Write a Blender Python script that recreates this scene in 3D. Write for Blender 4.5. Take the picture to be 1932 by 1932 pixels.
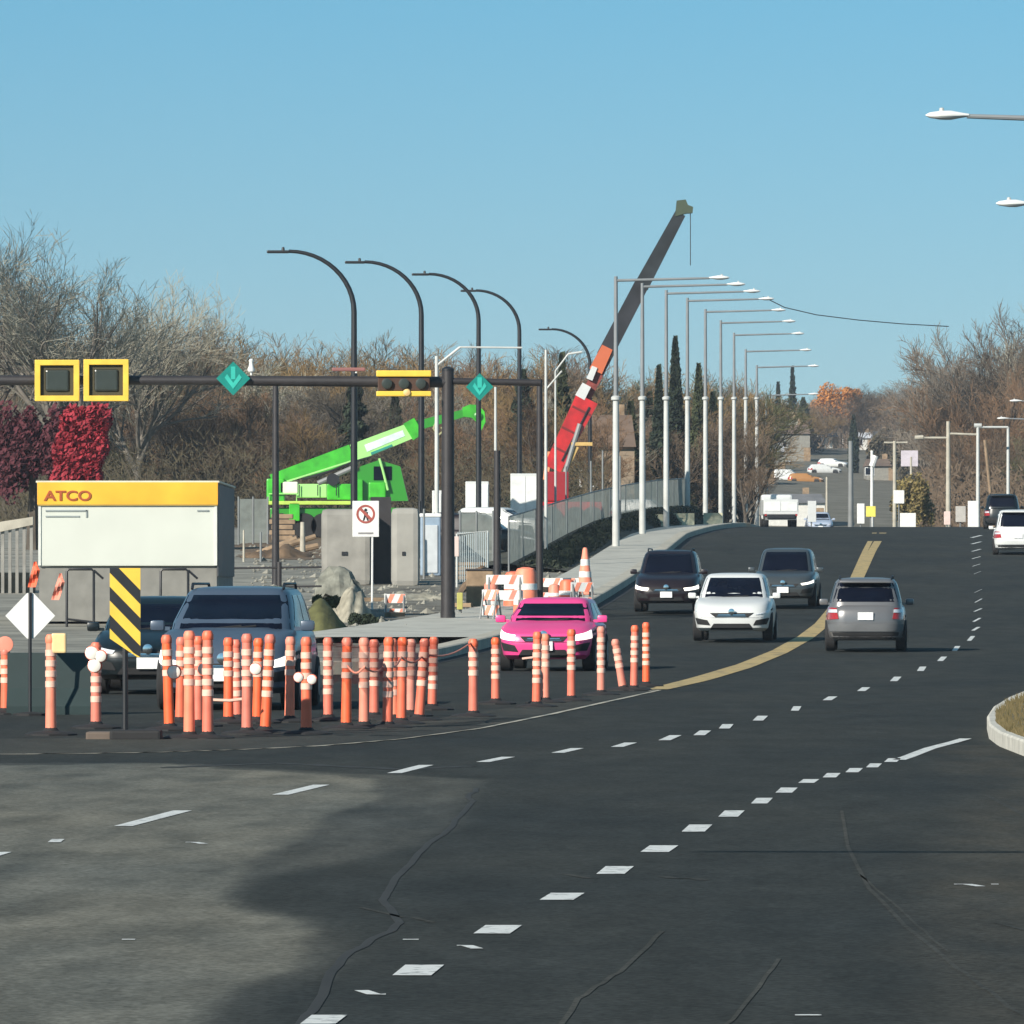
import bpy, bmesh, math, random
import numpy as np
from mathutils import Vector, Matrix, noise
random.seed(7)
for o in list(bpy.data.objects): bpy.data.objects.remove(o)
scene = bpy.context.scene
C = scene.collection
R = math.radians
# ------------------------------------------------------------------ camera, sky, sun, exposure
F, HY, EYE = 12000.0, 1100.0, 1.7          # focal length in picture units (1932 wide), horizon row, eye height
cam = bpy.data.cameras.new('camera'); camo = bpy.data.objects.new('camera', cam); C.objects.link(camo)
camo.location = (0, 0, EYE); camo.rotation_euler = (R(90), 0, 0)
cam.sensor_width = 36; cam.lens = 36 * F / 1932; cam.shift_y = (HY - 966) / 1932
cam.clip_start = 0.5; cam.clip_end = 9000
scene.camera = camo
SUN_EL, SUN_AZ = 27, 40                     # sun behind the camera's left shoulder
world = bpy.data.worlds.new("World"); scene.world = world; world.use_nodes = True
wn = world.node_tree.nodes; wl = world.node_tree.links
bg = wn['Background']; sky = wn.new('ShaderNodeTexSky'); sky.sky_type = 'NISHITA'; sky.sun_disc = False
sky.sun_elevation = R(SUN_EL); sky.sun_rotation = R(180 + SUN_AZ)
sky.air_density = 1.0; sky.dust_density = 0.0; sky.ozone_density = 3.0; sky.altitude = 400
tcw = wn.new('ShaderNodeTexCoord'); mpw = wn.new('ShaderNodeMapping'); mpw.inputs['Location'].default_value = (0, 0, 0.20)
mpw.inputs['Scale'].default_value = (1, 1, 1.5)
wl.new(tcw.outputs['Generated'], mpw.inputs['Vector']); wl.new(mpw.outputs['Vector'], sky.inputs['Vector'])
tint = wn.new('ShaderNodeMix'); tint.data_type = 'RGBA'; tint.blend_type = 'MULTIPLY'; tint.inputs[0].default_value = 1
sx_ = wn.new('ShaderNodeSeparateXYZ'); wl.new(tcw.outputs['Generated'], sx_.inputs[0])
mr_ = wn.new('ShaderNodeMapRange'); mr_.inputs[1].default_value = .03; mr_.inputs[2].default_value = .09; wl.new(sx_.outputs['Z'], mr_.inputs[0])
tc_ = wn.new('ShaderNodeMix'); tc_.data_type = 'RGBA'; wl.new(mr_.outputs[0], tc_.inputs[0])
tc_.inputs[6].default_value = (1.29, 1.26, .86, 1); tc_.inputs[7].default_value = (0.88, 1.31, 1.06, 1); wl.new(tc_.outputs[2], tint.inputs[7])
wl.new(sky.outputs[0], tint.inputs[6]); wl.new(tint.outputs[2], bg.inputs[0]); bg.inputs[1].default_value = 0.105
sl = bpy.data.lights.new('sun', 'SUN'); sl.energy = 4.6; sl.angle = R(0.5); sl.color = (1, 0.93, 0.82)
so = bpy.data.objects.new('sun', sl); C.objects.link(so)
LD = Vector((math.sin(R(SUN_AZ)) * math.cos(R(SUN_EL)), math.cos(R(SUN_AZ)) * math.cos(R(SUN_EL)), -math.sin(R(SUN_EL))))
so.rotation_euler = LD.to_track_quat('-Z', 'Y').to_euler(); so.location = (-60, -60, 60)
vs = scene.view_settings; vs.view_transform = 'Standard'; vs.look = 'None'; vs.gamma = 1; vs.exposure = 0.55
# ------------------------------------------------------------------ ground profile and picture rays
ZP = [(-300,0),(0,0),(100,0),(125,.05),(152,.25),(182,.8),(215,1.6),(261,2.95),(300,3.95),(340,4.62),(380,5.0),(420,5.05),
      (500,4.2),(600,4.0),(680,6.5),(750,10.5),(900,17.),(1100,25),(1500,31),(6000,60)]
ys = [p[0] for p in ZP]; zs = [p[1] for p in ZP]
ms = []
for i in range(len(ys)):
    if i == 0 or i == len(ys)-1: ms.append(0.0 if i == 0 else .006); continue
    a = (zs[i]-zs[i-1])/(ys[i]-ys[i-1]); b = (zs[i+1]-zs[i])/(ys[i+1]-ys[i])
    ms.append(0 if a*b <= 0 else 2*a*b/(a+b))
def zg(y):
    y = min(max(y, ys[0]), ys[-1])
    for i in range(len(ys)-1):
        if y <= ys[i+1]:
            h = ys[i+1]-ys[i]; t = (y-ys[i])/h
            return (2*t**3-3*t*t+1)*zs[i]+(t**3-2*t*t+t)*h*ms[i]+(-2*t**3+3*t*t)*zs[i+1]+(t**3-t*t)*h*ms[i+1]
def PX(px, py, d): return Vector(((px-966)*d/F, d, EYE+(HY-py)*d/F))
def GP(px, py, dz=0.0, dmin=20, dmax=345):
    d = dmin
    while d < dmax:
        if zg(d)+dz >= EYE+(HY-py)*d/F: break
        d += .25
    return Vector(((px-966)*d/F, d, zg(d)+dz))
def gz(px, d): x = (px-966)*d/F; return Vector((x, d, zg(d)))
# ------------------------------------------------------------------ materials
MATS = {}
def mat(name, col, rough=.6, metal=0, var=.12, scale=3.0, bump=0.0, bscale=30, col2=None, coat=0, detail=6, contrast=None):
    if name in MATS: return MATS[name]
    m = bpy.data.materials.new(name); m.use_nodes = True; n = m.node_tree.nodes; l = m.node_tree.links
    b = n['Principled BSDF']; b.inputs['Roughness'].default_value = rough; b.inputs['Metallic'].default_value = metal
    if coat: b.inputs['Coat Weight'].default_value = coat; b.inputs['Coat Roughness'].default_value = .05
    tc = n.new('ShaderNodeTexCoord'); nz = n.new('ShaderNodeTexNoise'); nz.inputs['Scale'].default_value = scale; nz.inputs['Detail'].default_value = detail
    l.new(tc.outputs['Object'], nz.inputs['Vector'])
    rp = n.new('ShaderNodeValToRGB'); l.new(nz.outputs['Fac'], rp.inputs[0])
    c1 = [c*(1-var) for c in col]; c2 = col2 or [min(1, c*(1+var)) for c in col]
    lo, hi = contrast or (.3, .7)
    rp.color_ramp.elements[0].position = lo; rp.color_ramp.elements[1].position = hi
    rp.color_ramp.elements[0].color = (*c1, 1); rp.color_ramp.elements[1].color = (*c2, 1)
    l.new(rp.outputs[0], b.inputs['Base Color'])
    if bump:
        n2 = n.new('ShaderNodeTexNoise'); n2.inputs['Scale'].default_value = bscale; n2.inputs['Detail'].default_value = 5
        l.new(tc.outputs['Object'], n2.inputs['Vector'])
        bp = n.new('ShaderNodeBump'); bp.inputs['Strength'].default_value = bump; bp.inputs['Distance'].default_value = .02
        l.new(n2.outputs['Fac'], bp.inputs['Height']); l.new(bp.outputs[0], b.inputs['Normal'])
    MATS[name] = m; return m
def asphalt(name, base, fine=.45, tint2=(1.1, 1.0, .9)):
    m = bpy.data.materials.new(name); m.use_nodes = True; n = m.node_tree.nodes; l = m.node_tree.links; b = n['Principled BSDF']
    tc = n.new('ShaderNodeTexCoord')
    def ns(sc, det, vscale=None):
        t = n.new('ShaderNodeTexNoise'); t.inputs['Scale'].default_value = sc; t.inputs['Detail'].default_value = det
        if vscale:
            mp = n.new('ShaderNodeMapping'); mp.inputs['Scale'].default_value = vscale; l.new(tc.outputs['Object'], mp.inputs[0]); l.new(mp.outputs[0], t.inputs['Vector'])
        else: l.new(tc.outputs['Object'], t.inputs['Vector'])
        return t.outputs['Fac']
    big = ns(.35, 7, (1, .35, 1)); mid = ns(2.2, 6, (1, .25, 1)); fin = ns(32, 5)
    r1 = n.new('ShaderNodeValToRGB'); l.new(big, r1.inputs[0]); r1.color_ramp.elements[0].position = .3; r1.color_ramp.elements[1].position = .72
    r1.color_ramp.elements[0].color = (*[c*.84 for c in base], 1); r1.color_ramp.elements[1].color = (*[c*1.16*t for c, t in zip(base, tint2)], 1)
    def mul(a, fac, lo, hi):
        mr = n.new('ShaderNodeMapRange'); mr.inputs[1].default_value = .25; mr.inputs[2].default_value = .75; mr.inputs[3].default_value = lo; mr.inputs[4].default_value = hi
        l.new(fac, mr.inputs[0]); mx = n.new('ShaderNodeVectorMath'); mx.operation = 'SCALE'; l.new(a, mx.inputs[0]); l.new(mr.outputs[0], mx.inputs[3]); return mx.outputs[0]
    c = mul(r1.outputs[0], mid, .80, 1.2); c = mul(c, ns(9, 4, (1, .3, 1)), .88, 1.12); c = mul(c, fin, 1-fine, 1+fine)
    l.new(c, b.inputs['Base Color']); b.inputs['Roughness'].default_value = .95; b.inputs['Specular IOR Level'].default_value = .08
    bp = n.new('ShaderNodeBump'); bp.inputs['Strength'].default_value = .25; bp.inputs['Distance'].default_value = .01; l.new(fin, bp.inputs['Height']); l.new(bp.outputs[0], b.inputs['Normal'])
    return m
def paint(name, col, rough=.35, metal=0): return mat(name, col, rough, metal, .05, 1.5, coat=.3)
M_new = asphalt('new asphalt', (.034, .0395, .0402)); M_old = asphalt('old asphalt', (.098, .096, .088), .2, (1.05, 1, .92)); M_mid = asphalt('worn asphalt', (.052, .056, .054))
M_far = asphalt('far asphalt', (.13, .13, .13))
M_dirt = mat('dusty asphalt', (.07, .06, .05), .9, var=.4, scale=1.5)
M_white = mat('white road paint', (.28, .28, .27), .6, var=.1, scale=14, contrast=(.34, .45), col2=(.66, .66, .63))
M_yel = mat('yellow road paint', (.20, .16, .09), .7, var=.1, scale=3.0, contrast=(.32, .5), col2=(.47, .34, .14))
M_cream = mat('pale concrete', (.42, .39, .32), .85, var=.2, scale=2, bump=.3)
M_conc = mat('grey concrete', (.26, .25, .225), .85, var=.22, scale=1.5, bump=.3)
M_concd = mat('weathered concrete', (.22, .21, .175), .9, var=.4, scale=.6, bump=.3)
M_walk = mat('pavement concrete', (.42, .41, .36), .85, var=.18, scale=1.2)
M_dirtg = mat('dry verge', (.13, .115, .075), .95, var=.35, scale=.35, bump=.5, bscale=4, col2=(.17, .155, .12))
M_grass = mat('autumn grass', (.09, .085, .03), .95, var=.4, scale=5, bump=.6, bscale=12, col2=(.2, .15, .07))
M_black = mat('black rubber', (.016, .016, .017), .8)
M_tyre = mat('tyre rubber', (.018, .018, .019), .85)
M_blackmetal = mat('black painted steel', (.014, .015, .018), .45, var=.2)
M_darkmetal = mat('dark brown steel', (.030, .026, .027), .5, var=.2)
M_galv = mat('galvanised steel', (.50, .51, .49), .55, .0, .15, 1.0)
M_galv2 = mat('dull galvanised steel', (.20, .21, .21), .5, .0, .15, 1.0)
M_galvu = mat('darker grey steel', (.20, .215, .225), .6, 0, .15, 1.0)  # darker, bluer grey for the upper lamp shafts and arms
M_chrome = mat('chrome', (.7, .7, .7), .15, 1)
M_glass = mat('dark car glass', (.004, .006, .014), .12, 0, .2)
M_glass.node_tree.nodes['Principled BSDF'].inputs['Specular IOR Level'].default_value = .09
M_plate = mat('licence plate white', (.8, .8, .8), .4)
M_head = mat('headlamp glass', (.75, .77, .8), .1, .2, coat=1)
M_tail = mat('tail lamp red', (.35, .015, .012), .2, coat=1)
M_or = mat('orange plastic', (.86, .15, .065), .5, var=.14, scale=4)
M_or2 = mat('faded orange plastic', (.86, .25, .15), .55, var=.14, scale=4)
M_band = mat('reflective band', (.84, .52, .41), .4, var=.12, scale=12)
M_yellow = mat('signal yellow', (.80, .52, .06), .45, var=.1)
M_lens = mat('dark signal lens', (.035, .042, .035), .3)
M_teal = mat('teal sign face', (.0, .20, .165), .4)
M_teal2 = mat('light teal', (.03, .42, .34), .4)
M_signwhite = mat('sign white', (.74, .74, .72), .5, var=.08)
M_green = mat('bright green paint', (.045, .42, .018), .4, 0, .35, 1.5, coat=.5); M_greenl = paint('pale green paint', (.35, .72, .22)); M_greend = paint('deep green paint', (.03, .25, .02))
M_red = mat('red crane paint', (.50, .010, .010), .4, 0, .35, 1.2, coat=.5); M_orange = paint('orange crane paint', (.55, .13, .05))
M_wood = mat('rough timber', (.27, .19, .12), .9, var=.3, scale=3)
M_bark = mat('tree bark', (.085, .07, .055), .95, var=.3, scale=2)
M_barkp = mat('pale bark', (.17, .15, .125), .95, var=.3, scale=2)
M_tw = [mat('brown twigs', (.13, .092, .060), .95, var=.3, scale=.5), mat('ochre twigs', (.21, .135, .055), .95, var=.35, scale=.5),
        mat('grey twigs', (.17, .145, .115), .95, var=.25, scale=.5), mat('pale twigs', (.27, .255, .20), .95, var=.25, scale=.5)]
M_tw += [mat('dark twigs', (.065, .055, .04), .95, var=.3, scale=.5), mat('reddish twigs', (.16, .095, .052), .95, var=.3, scale=.5), mat('moss twigs', (.09, .09, .038), .95, var=.3, scale=.5)]
M_evg = mat('evergreen needles', (.022, .034, .018), .9, var=.4, scale=.8); M_evg2 = mat('olive needles', (.05, .06, .025), .9, var=.4, scale=.8)
M_redleaf = mat('red leaves', (.29, .017, .03), .8, var=.3, scale=1.2); M_redleafd = mat('burgundy leaves', (.09, .02, .028), .9, var=.35, scale=1.0)
M_orleaf = mat('orange leaves', (.50, .20, .04), .8, var=.3, scale=1.2)
M_brush = mat('brush', (.075, .062, .036), .95, var=.4, scale=.8)
for m_ in (M_or, M_or2):
    n = m_.node_tree.nodes; l = m_.node_tree.links; oi = n.new('ShaderNodeObjectInfo'); hs = n.new('ShaderNodeHueSaturation'); p_ = n['Principled BSDF'].inputs['Base Color']; sc_ = p_.links[0].from_socket
    for q_, (a_, b_) in (('Value', (.80, 1.12)), ('Saturation', (.86, 1.04))):
        mr = n.new('ShaderNodeMapRange'); mr.inputs[3].default_value = a_; mr.inputs[4].default_value = b_; l.new(oi.outputs['Random'], mr.inputs[0]); l.new(mr.outputs[0], hs.inputs[q_])
    l.new(sc_, hs.inputs['Color']); l.new(hs.outputs[0], p_)
# ------------------------------------------------------------------ mesh helpers
class MB:
    def __init__(s): s.v = []; s.f = []; s.sm = False
    def add(s, vs_, fs_):
        k = len(s.v); s.v += [tuple(p) for p in vs_]; s.f += [tuple(i+k for i in f) for f in fs_]; return s
    def box(s, c, d, rz=0, M=None):
        x, y, z = d[0]/2, d[1]/2, d[2]/2; P = [Vector((a*x, b*y, g*z)) for a in (-1, 1) for b in (-1, 1) for g in (-1, 1)]
        m = M or Matrix.Rotation(rz, 3, 'Z'); P = [m @ p + Vector(c) for p in P]
        return s.add(P, [(0,1,3,2),(4,6,7,5),(0,4,5,1),(2,3,7,6),(0,2,6,4),(1,5,7,3)])
    def bbox(s, c, d, b=.03, rz=0):      # box with chamfered edges
        bm = bmesh.new(); bmesh.ops.create_cube(bm, size=1)
        for v in bm.verts: v.co = Vector((v.co.x*d[0], v.co.y*d[1], v.co.z*d[2]))
        bmesh.ops.bevel(bm, geom=list(bm.edges), offset=b, segments=2, affect='EDGES', profile=.6)
        m = Matrix.Rotation(rz, 3, 'Z'); bm.verts.index_update()
        s.add([m @ v.co + Vector(c) for v in bm.verts], [[v.index for v in f.verts] for f in bm.faces]); bm.free(); return s
    def tube(s, pts, r, n=10, caps=True):
        pts = [Vector(p) for p in pts]; rs = r if isinstance(r, (list, tuple)) else [r]*len(pts); V = []; Fs = []
        up = None
        for i, p in enumerate(pts):
            t = (pts[min(i+1, len(pts)-1)]-pts[max(i-1, 0)]).normalized()
            if up is None: up = Vector((0, 1, 0)) if abs(t.y) < .9 else Vector((1, 0, 0))
            a = t.cross(up).normalized(); b = a.cross(t).normalized(); up = b
            V += [p+a*math.cos(2*math.pi*k/n)*rs[i]+b*math.sin(2*math.pi*k/n)*rs[i] for k in range(n)]
        for i in range(len(pts)-1):
            for k in range(n): Fs.append((i*n+k, i*n+(k+1) % n, (i+1)*n+(k+1) % n, (i+1)*n+k))
        if caps: Fs.append(tuple(range(n))[::-1]); Fs.append(tuple((len(pts)-1)*n+k for k in range(n)))
        s.sm = True; return s.add(V, Fs)
    def lathe(s, prof, c=(0,0,0), n=14, M=None):
        V = []; Fs = []; m = M or Matrix.Identity(3)
        for r, z in prof: V += [m @ Vector((r*math.cos(2*math.pi*k/n), r*math.sin(2*math.pi*k/n), z))+Vector(c) for k in range(n)]
        for i in range(len(prof)-1):
            for k in range(n): Fs.append((i*n+k, i*n+(k+1) % n, (i+1)*n+(k+1) % n, (i+1)*n+k))
        Fs.append(tuple(range(n))[::-1]); Fs.append(tuple((len(prof)-1)*n+k for k in range(n))); s.sm = True
        return s.add(V, Fs)
    def prism(s, poly, off):            # polygon (3-D points) extruded by vector
        n = len(poly); off = Vector(off); V = [Vector(p) for p in poly]+[Vector(p)+off for p in poly]
        return s.add(V, [tuple(range(n)), tuple(range(n, 2*n))[::-1]]+[(i, i+n, (i+1) % n+n, (i+1) % n) for i in range(n)])
    def build(s, name, m, parent=None, loc=None, rz=0, smooth=None):
        me = bpy.data.meshes.new(name); me.from_pydata(s.v, [], s.f)
        bm = bmesh.new(); bm.from_mesh(me); bmesh.ops.recalc_face_normals(bm, faces=bm.faces); bm.to_mesh(me); bm.free()
        if s.sm if smooth is None else smooth:
            me.polygons.foreach_set('use_smooth', [True]*len(me.polygons))
            try: me.set_sharp_from_angle(angle=R(38))
            except Exception: pass
        me.materials.append(m); o = bpy.data.objects.new(name, me); C.objects.link(o)
        if parent: o.parent = parent
        if loc is not None: o.location = loc
        o.rotation_euler.z = rz; return o
def raw(name, v, f, m, parent=None):
    me = bpy.data.meshes.new(name); me.from_pydata(v, [], f); me.materials.append(m); o = bpy.data.objects.new(name, me); C.objects.link(o)
    if parent: o.parent = parent
    return o
def tag(o, label=None, cat=None, group=None, kind=None):
    if label: o['label'] = label
    if cat: o['category'] = cat
    if group: o['group'] = group
    if kind: o['kind'] = kind
    return o
def thing(name, label, cat, loc=(0,0,0), rz=0, group=None):
    o = bpy.data.objects.new(name, None); C.objects.link(o); o.location = loc; o.rotation_euler.z = rz; o.empty_display_size = .3
    return tag(o, label, cat, group)
def copy_tree(o, parent=None):
    c = o.copy(); C.objects.link(c)
    if parent: c.parent = parent
    for ch in list(o.children): copy_tree(ch, c)
    return c
def text_mesh(txt, size, depth=.01, bold=.0):
    cu = bpy.data.curves.new('t', 'FONT'); cu.body = txt; cu.size = size; cu.extrude = depth; cu.offset = bold; cu.align_x = 'LEFT'
    t = bpy.data.objects.new('t', cu); C.objects.link(t); bpy.context.view_layer.update()
    me = bpy.data.meshes.new_from_object(t.evaluated_get(bpy.context.evaluated_depsgraph_get())); bpy.data.objects.remove(t); return me
# ------------------------------------------------------------------ ground, roads, pavements
def hill(x, y):
    b = 0
    if y > 560: b = min(1, (y-560)/250)*(abs(x-60)/150)**1.3*7
    return min(b, 22)
gy = [-60+4*i for i in range(190)]; gy += [700+25*i for i in range(1, 30)]; gy += [1500, 1750, 2000]
gx = [-750, -500, -250, -120, -60, -40, -30, -25, -15, -10, 0, 8, 16, 25, 40, 60, 80, 100, 120, 180, 250, 400, 750]
v = [(x, y, zg(y)+hill(x, y)-.02) for y in gy for x in gx]
nx = len(gx); f = [(j*nx+i, j*nx+i+1, (j+1)*nx+i+1, (j+1)*nx+i) for j in range(len(gy)-1) for i in range(nx-1)]
tag(raw('ground', v, f, M_dirtg), kind='structure')
def interp(t, P):
    for i in range(len(P)-1):
        if t <= P[i+1][0]: k = (t-P[i][0])/(P[i+1][0]-P[i][0]); return P[i][1]+k*(P[i+1][1]-P[i][1])
    return P[-1][1]
KERB = [(113, -2.9), (150, -.3), (187, 2.25), (240, 5.4), (290, 8.0), (335, 11.2), (420, 17)]
def strip(name, fl, fr, y0, y1, m, dz, step=4, kind='structure'):
    v = []; f = []; n = int((y1-y0)/step)+1
    for i in range(n+1):
        y = min(y0+i*step, y1); v += [(fl(y), y, zg(y)+dz), (fr(y), y, zg(y)+dz)]
        if i: f.append((2*i-2, 2*i-1, 2*i+1, 2*i))
    return tag(raw(name, v, f, m), kind=kind)
strip('road', lambda y: -60 if y < 114 else interp(y, KERB), lambda y: 44, -60, 440, M_new, .012)
# far road climbing the hill beyond the crest
v = []; f = []
for i, (px, py, w) in enumerate([(1618, 996, 36), (1618, 960, 30), (1612, 920, 24), (1606, 890, 18), (1602, 868, 13), (1600, 850, 9)]):
    p = GP(px, py, .1, 520, 1500); s = F/p.y; v += [(p.x-w/s, p.y, p.z+.05), (p.x+w/s, p.y, p.z+.05)]
    if i: f.append((2*i-2, 2*i-1, 2*i+1, 2*i))
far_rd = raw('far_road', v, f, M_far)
tag(far_rd, kind='structure')
def ground_poly(name, pts, m, dz, rag=0, seed=1):
    rnd = random.Random(seed); P = []
    for i in range(len(pts)):
        a, b = pts[i], pts[(i+1) % len(pts)]; n = max(1, int(math.dist(a, b)/14)) if rag else 1
        for k in range(n):
            t = k/n; x = a[0]+(b[0]-a[0])*t; y = a[1]+(b[1]-a[1])*t
            P.append((x+rnd.uniform(-rag, rag)*2.2, y+rnd.uniform(-rag, rag)*.6))
    bm = bmesh.new(); vv = [bm.verts.new(GP(x, y, dz, 12)) for x, y in P]; bm.faces.new(vv); bmesh.ops.triangulate(bm, faces=bm.faces)
    me = bpy.data.meshes.new(name); bm.to_mesh(me); bm.free(); me.materials.append(m); o = bpy.data.objects.new(name, me); C.objects.link(o)
    return tag(o, kind='structure')
def poly_w(P, X, Y, soft):
    d = np.full(X.shape, 1e9); ins = np.zeros(X.shape, bool)
    for i in range(len(P)):
        (x0, y0), (x1, y1) = P[i], P[(i+1) % len(P)]; ex, ey = x1-x0, y1-y0
        t = np.clip(((X-x0)*ex+(Y-y0)*ey)/(ex*ex+ey*ey+1e-9), 0, 1); d = np.minimum(d, np.hypot(X-x0-t*ex, Y-y0-t*ey))
        c = ((y0 > Y) != (y1 > Y)); ins ^= c & (X < ex*(Y-y0)/(ey if abs(ey) > 1e-9 else 1e-9)+x0)
    sd = np.where(ins, d, -d); return np.clip(sd/soft+.5, 0, 1)
GXs = np.arange(-15, 9.01, .10); GYs = np.arange(18, 66.01, .2); XX, YY = np.meshgrid(GXs, GYs)
NZ = np.array([[noise.fractal(Vector((x*.7, y*.25, 3)), 1.0, 2.0, 5) for x in GXs] for y in GYs]); NZ2 = np.array([[noise.fractal(Vector((x*2.5, y*.5, 9)), 1.0, 2.0, 4) for x in GXs] for y in GYs])
def gpoly(P): return [tuple(GP(x, y, 0, 10))[:2] for x, y in P]
OLD = gpoly([(-700, 1452), (300, 1447), (560, 1460), (690, 1476), (720, 1505), (640, 1545), (560, 1585), (490, 1618), (440, 1650), (426, 1690), (450, 1712), (560, 1752), (585, 1790), (560, 1840), (430, 1880), (330, 1960), (300, 2300), (-900, 2300)])
MID = gpoly([(-700, 1438), (400, 1446), (900, 1478), (890, 1510), (850, 1560), (790, 1598), (640, 1635), (500, 1660), (470, 1690), (500, 1722), (600, 1765), (640, 1800), (610, 1850), (480, 1895), (390, 1960), (350, 2300), (-900, 2300)])
SHO = gpoly([(1760, 1425), (1850, 1395), (1990, 1445), (2200, 1560), (2200, 2300), (1960, 2300), (1880, 1900), (1800, 1780), (1780, 1640), (1850, 1560), (1880, 1480)])
XN, YN = XX+NZ*.16+NZ2*.07, YY+NZ*.5+NZ2*.25
W1 = poly_w(MID, XN, YN, .22)*(.8+.5*NZ2); W2 = poly_w(OLD, XN, YN, .09)*np.clip(1+.25*NZ2, 0, 1); W3 = poly_w(SHO, XN, YN, .9)*np.clip(.75+.7*NZ2, 0, 1)
v = [(x, y, .016) for y in GYs for x in GXs]; nx = len(GXs); f = [(j*nx+i, j*nx+i+1, (j+1)*nx+i+1, (j+1)*nx+i) for j in range(len(GYs)-1) for i in range(nx-1)]
M_near = asphalt('patched asphalt', (.034, .0395, .0402)); n = M_near.node_tree.nodes; l = M_near.node_tree.links
src = n['Principled BSDF'].inputs['Base Color'].links[0].from_socket
for nm, c in (('worn', (2.15, 2.0, 1.88)), ('old', (1.95, 1.86, 1.74)), ('dust', (1.9, 1.6, 1.35))):
    at = n.new('ShaderNodeAttribute'); at.attribute_name = nm; mu = n.new('ShaderNodeVectorMath'); mu.operation = 'MULTIPLY'; mu.inputs[1].default_value = c; l.new(src, mu.inputs[0])
    mx = n.new('ShaderNodeMix'); mx.data_type = 'VECTOR'; mx.inputs[0].default_value = 0; l.new(at.outputs['Fac'], mx.inputs[0]); l.new(src, mx.inputs[4]); l.new(mu.outputs[0], mx.inputs[5]); src = mx.outputs[1]
l.new(src, n['Principled BSDF'].inputs['Base Color'])
wp = raw('worn_asphalt', v, f, M_near); tag(wp, kind='structure')
for nm, W in (('worn', W1), ('old', W2), ('dust', W3)):
    a = wp.data.attributes.new(nm, 'FLOAT', 'POINT'); a.data.foreach_set('value', np.clip(W, 0, 1).astype(np.float32).ravel())
strip('kerb_shade', lambda y: interp(y, KERB), lambda y: interp(y, KERB)+.35, 122, 420, mat('kerb shade black', (.010, .010, .011), .9), .018)  # dark strip painted on the road for the shaded kerb face
# lane dashes
marks = MB()
def dash(x0, x1, y0, y1, wm):
    s = (y1-HY)/EYE; w = min(wm*s, (x1-x0)*.75)
    P = [GP(x0, y1, .020), GP(x0+w, y1, .020), GP(x1, y0, .020), GP(x1-w, y0, .020)]
    marks.add(P, [(0, 1, 2, 3)])
for a in [(-60, 22, 1610, 1622), (90, 122, 1585, 1590), (215, 362, 1531, 1560), (513, 622, 1481, 1501), (730, 818, 1444, 1460), (898, 972, 1428, 1438), (1040, 1102, 1412, 1421), (1152, 1202, 1402, 1409), (1242, 1286, 1388, 1397), (1308, 1342, 1379, 1387), (1356, 1384, 1367, 1375), (1420, 1449, 1351, 1360), (1492, 1512, 1333, 1341), (1552, 1580, 1314, 1321), (1617, 1642, 1297, 1304), (1679, 1701, 1277, 1285), (1730, 1748, 1258, 1266), (1768, 1787, 1239, 1247), (1796, 1812, 1219, 1228), (1824, 1840, 1200, 1209), (1832, 1850, 1183, 1190), (1834, 1852, 1166, 1173), (1836, 1854, 1148, 1154), (1838, 1854, 1130, 1137), (1838, 1853, 1112, 1118), (1838, 1852, 1094, 1100), (1838, 1850, 1078, 1083)]:
    dash(*a, .13)
for a in [(566, 655, 1916, 1940), (740, 838, 1822, 1842), (893, 985, 1746, 1765), (1018, 1103, 1685, 1701), (1125, 1196, 1635, 1650), (1208, 1280, 1596, 1610), (1286, 1344, 1558, 1571), (1355, 1405, 1530, 1541), (1417, 1458, 1506, 1517), (1463, 1505, 1487, 1496), (1506, 1546, 1470, 1478), (1552, 1586, 1459, 1467), (1595, 1628, 1450, 1457), (1634, 1664, 1441, 1448), (1668, 1700, 1431, 1438)]:
    dash(*a, .2)
def gline(b, pts, wm, dz=.020, wpx=None):
    P = []
    for i in range(len(pts)-1):
        n = max(2, int(math.dist(pts[i], pts[i+1])/18))
        for k in range(n): t = k/n; P.append(GP(pts[i][0]+(pts[i+1][0]-pts[i][0])*t, pts[i][1]+(pts[i+1][1]-pts[i][1])*t, dz))
    P.append(GP(*pts[-1], dz)); V = []
    for i, p in enumerate(P):
        t = P[min(i+1, len(P)-1)]-P[max(i-1, 0)]; nrm = Vector((-t.y, t.x, 0)).normalized()*wm/2
        V += [p+nrm, p-nrm]
    b.add(V, [(2*i, 2*i+1, 2*i+3, 2*i+2) for i in range(len(P)-1)])
gline(marks, [(1696, 1434), (1755, 1412), (1822, 1394)], .13)
for y_ in (1010, 1022, 1036, 1050, 1064): dash(1836, 1848, y_, y_+4.5, .13)
for a in [(350, 1590, 385, 1592), (1800, 1668, 1850, 1672), (1870, 1670, 1884, 1670), (862, 1788, 900, 1790), (682, 1874, 728, 1878), (230, 1777, 255, 1777), (1500, 1932-12, 1550, 1932-10), (760, 1775, 790, 1777)]:
    gline(marks, [(a[0], a[1]), (a[2], a[3])], .06)
tag(marks.build('lane_markings', M_white), kind='structure')
yl = MB(); gline(yl, [(1240, 1301), (1320, 1283), (1400, 1260), (1470, 1232), (1520, 1205), (1552, 1180), (1585, 1140), (1620, 1092), (1645, 1040), (1666, 1005)], .34, .020)
gline(yl, [(1246, 1297), (1320, 1278), (1400, 1254), (1466, 1227), (1513, 1201), (1545, 1177), (1577, 1138), (1609, 1092), (1632, 1040), (1650, 1005)], .22, .020)
tag(yl.build('centre_line', M_yel), kind='structure')
sk = MB()
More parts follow.
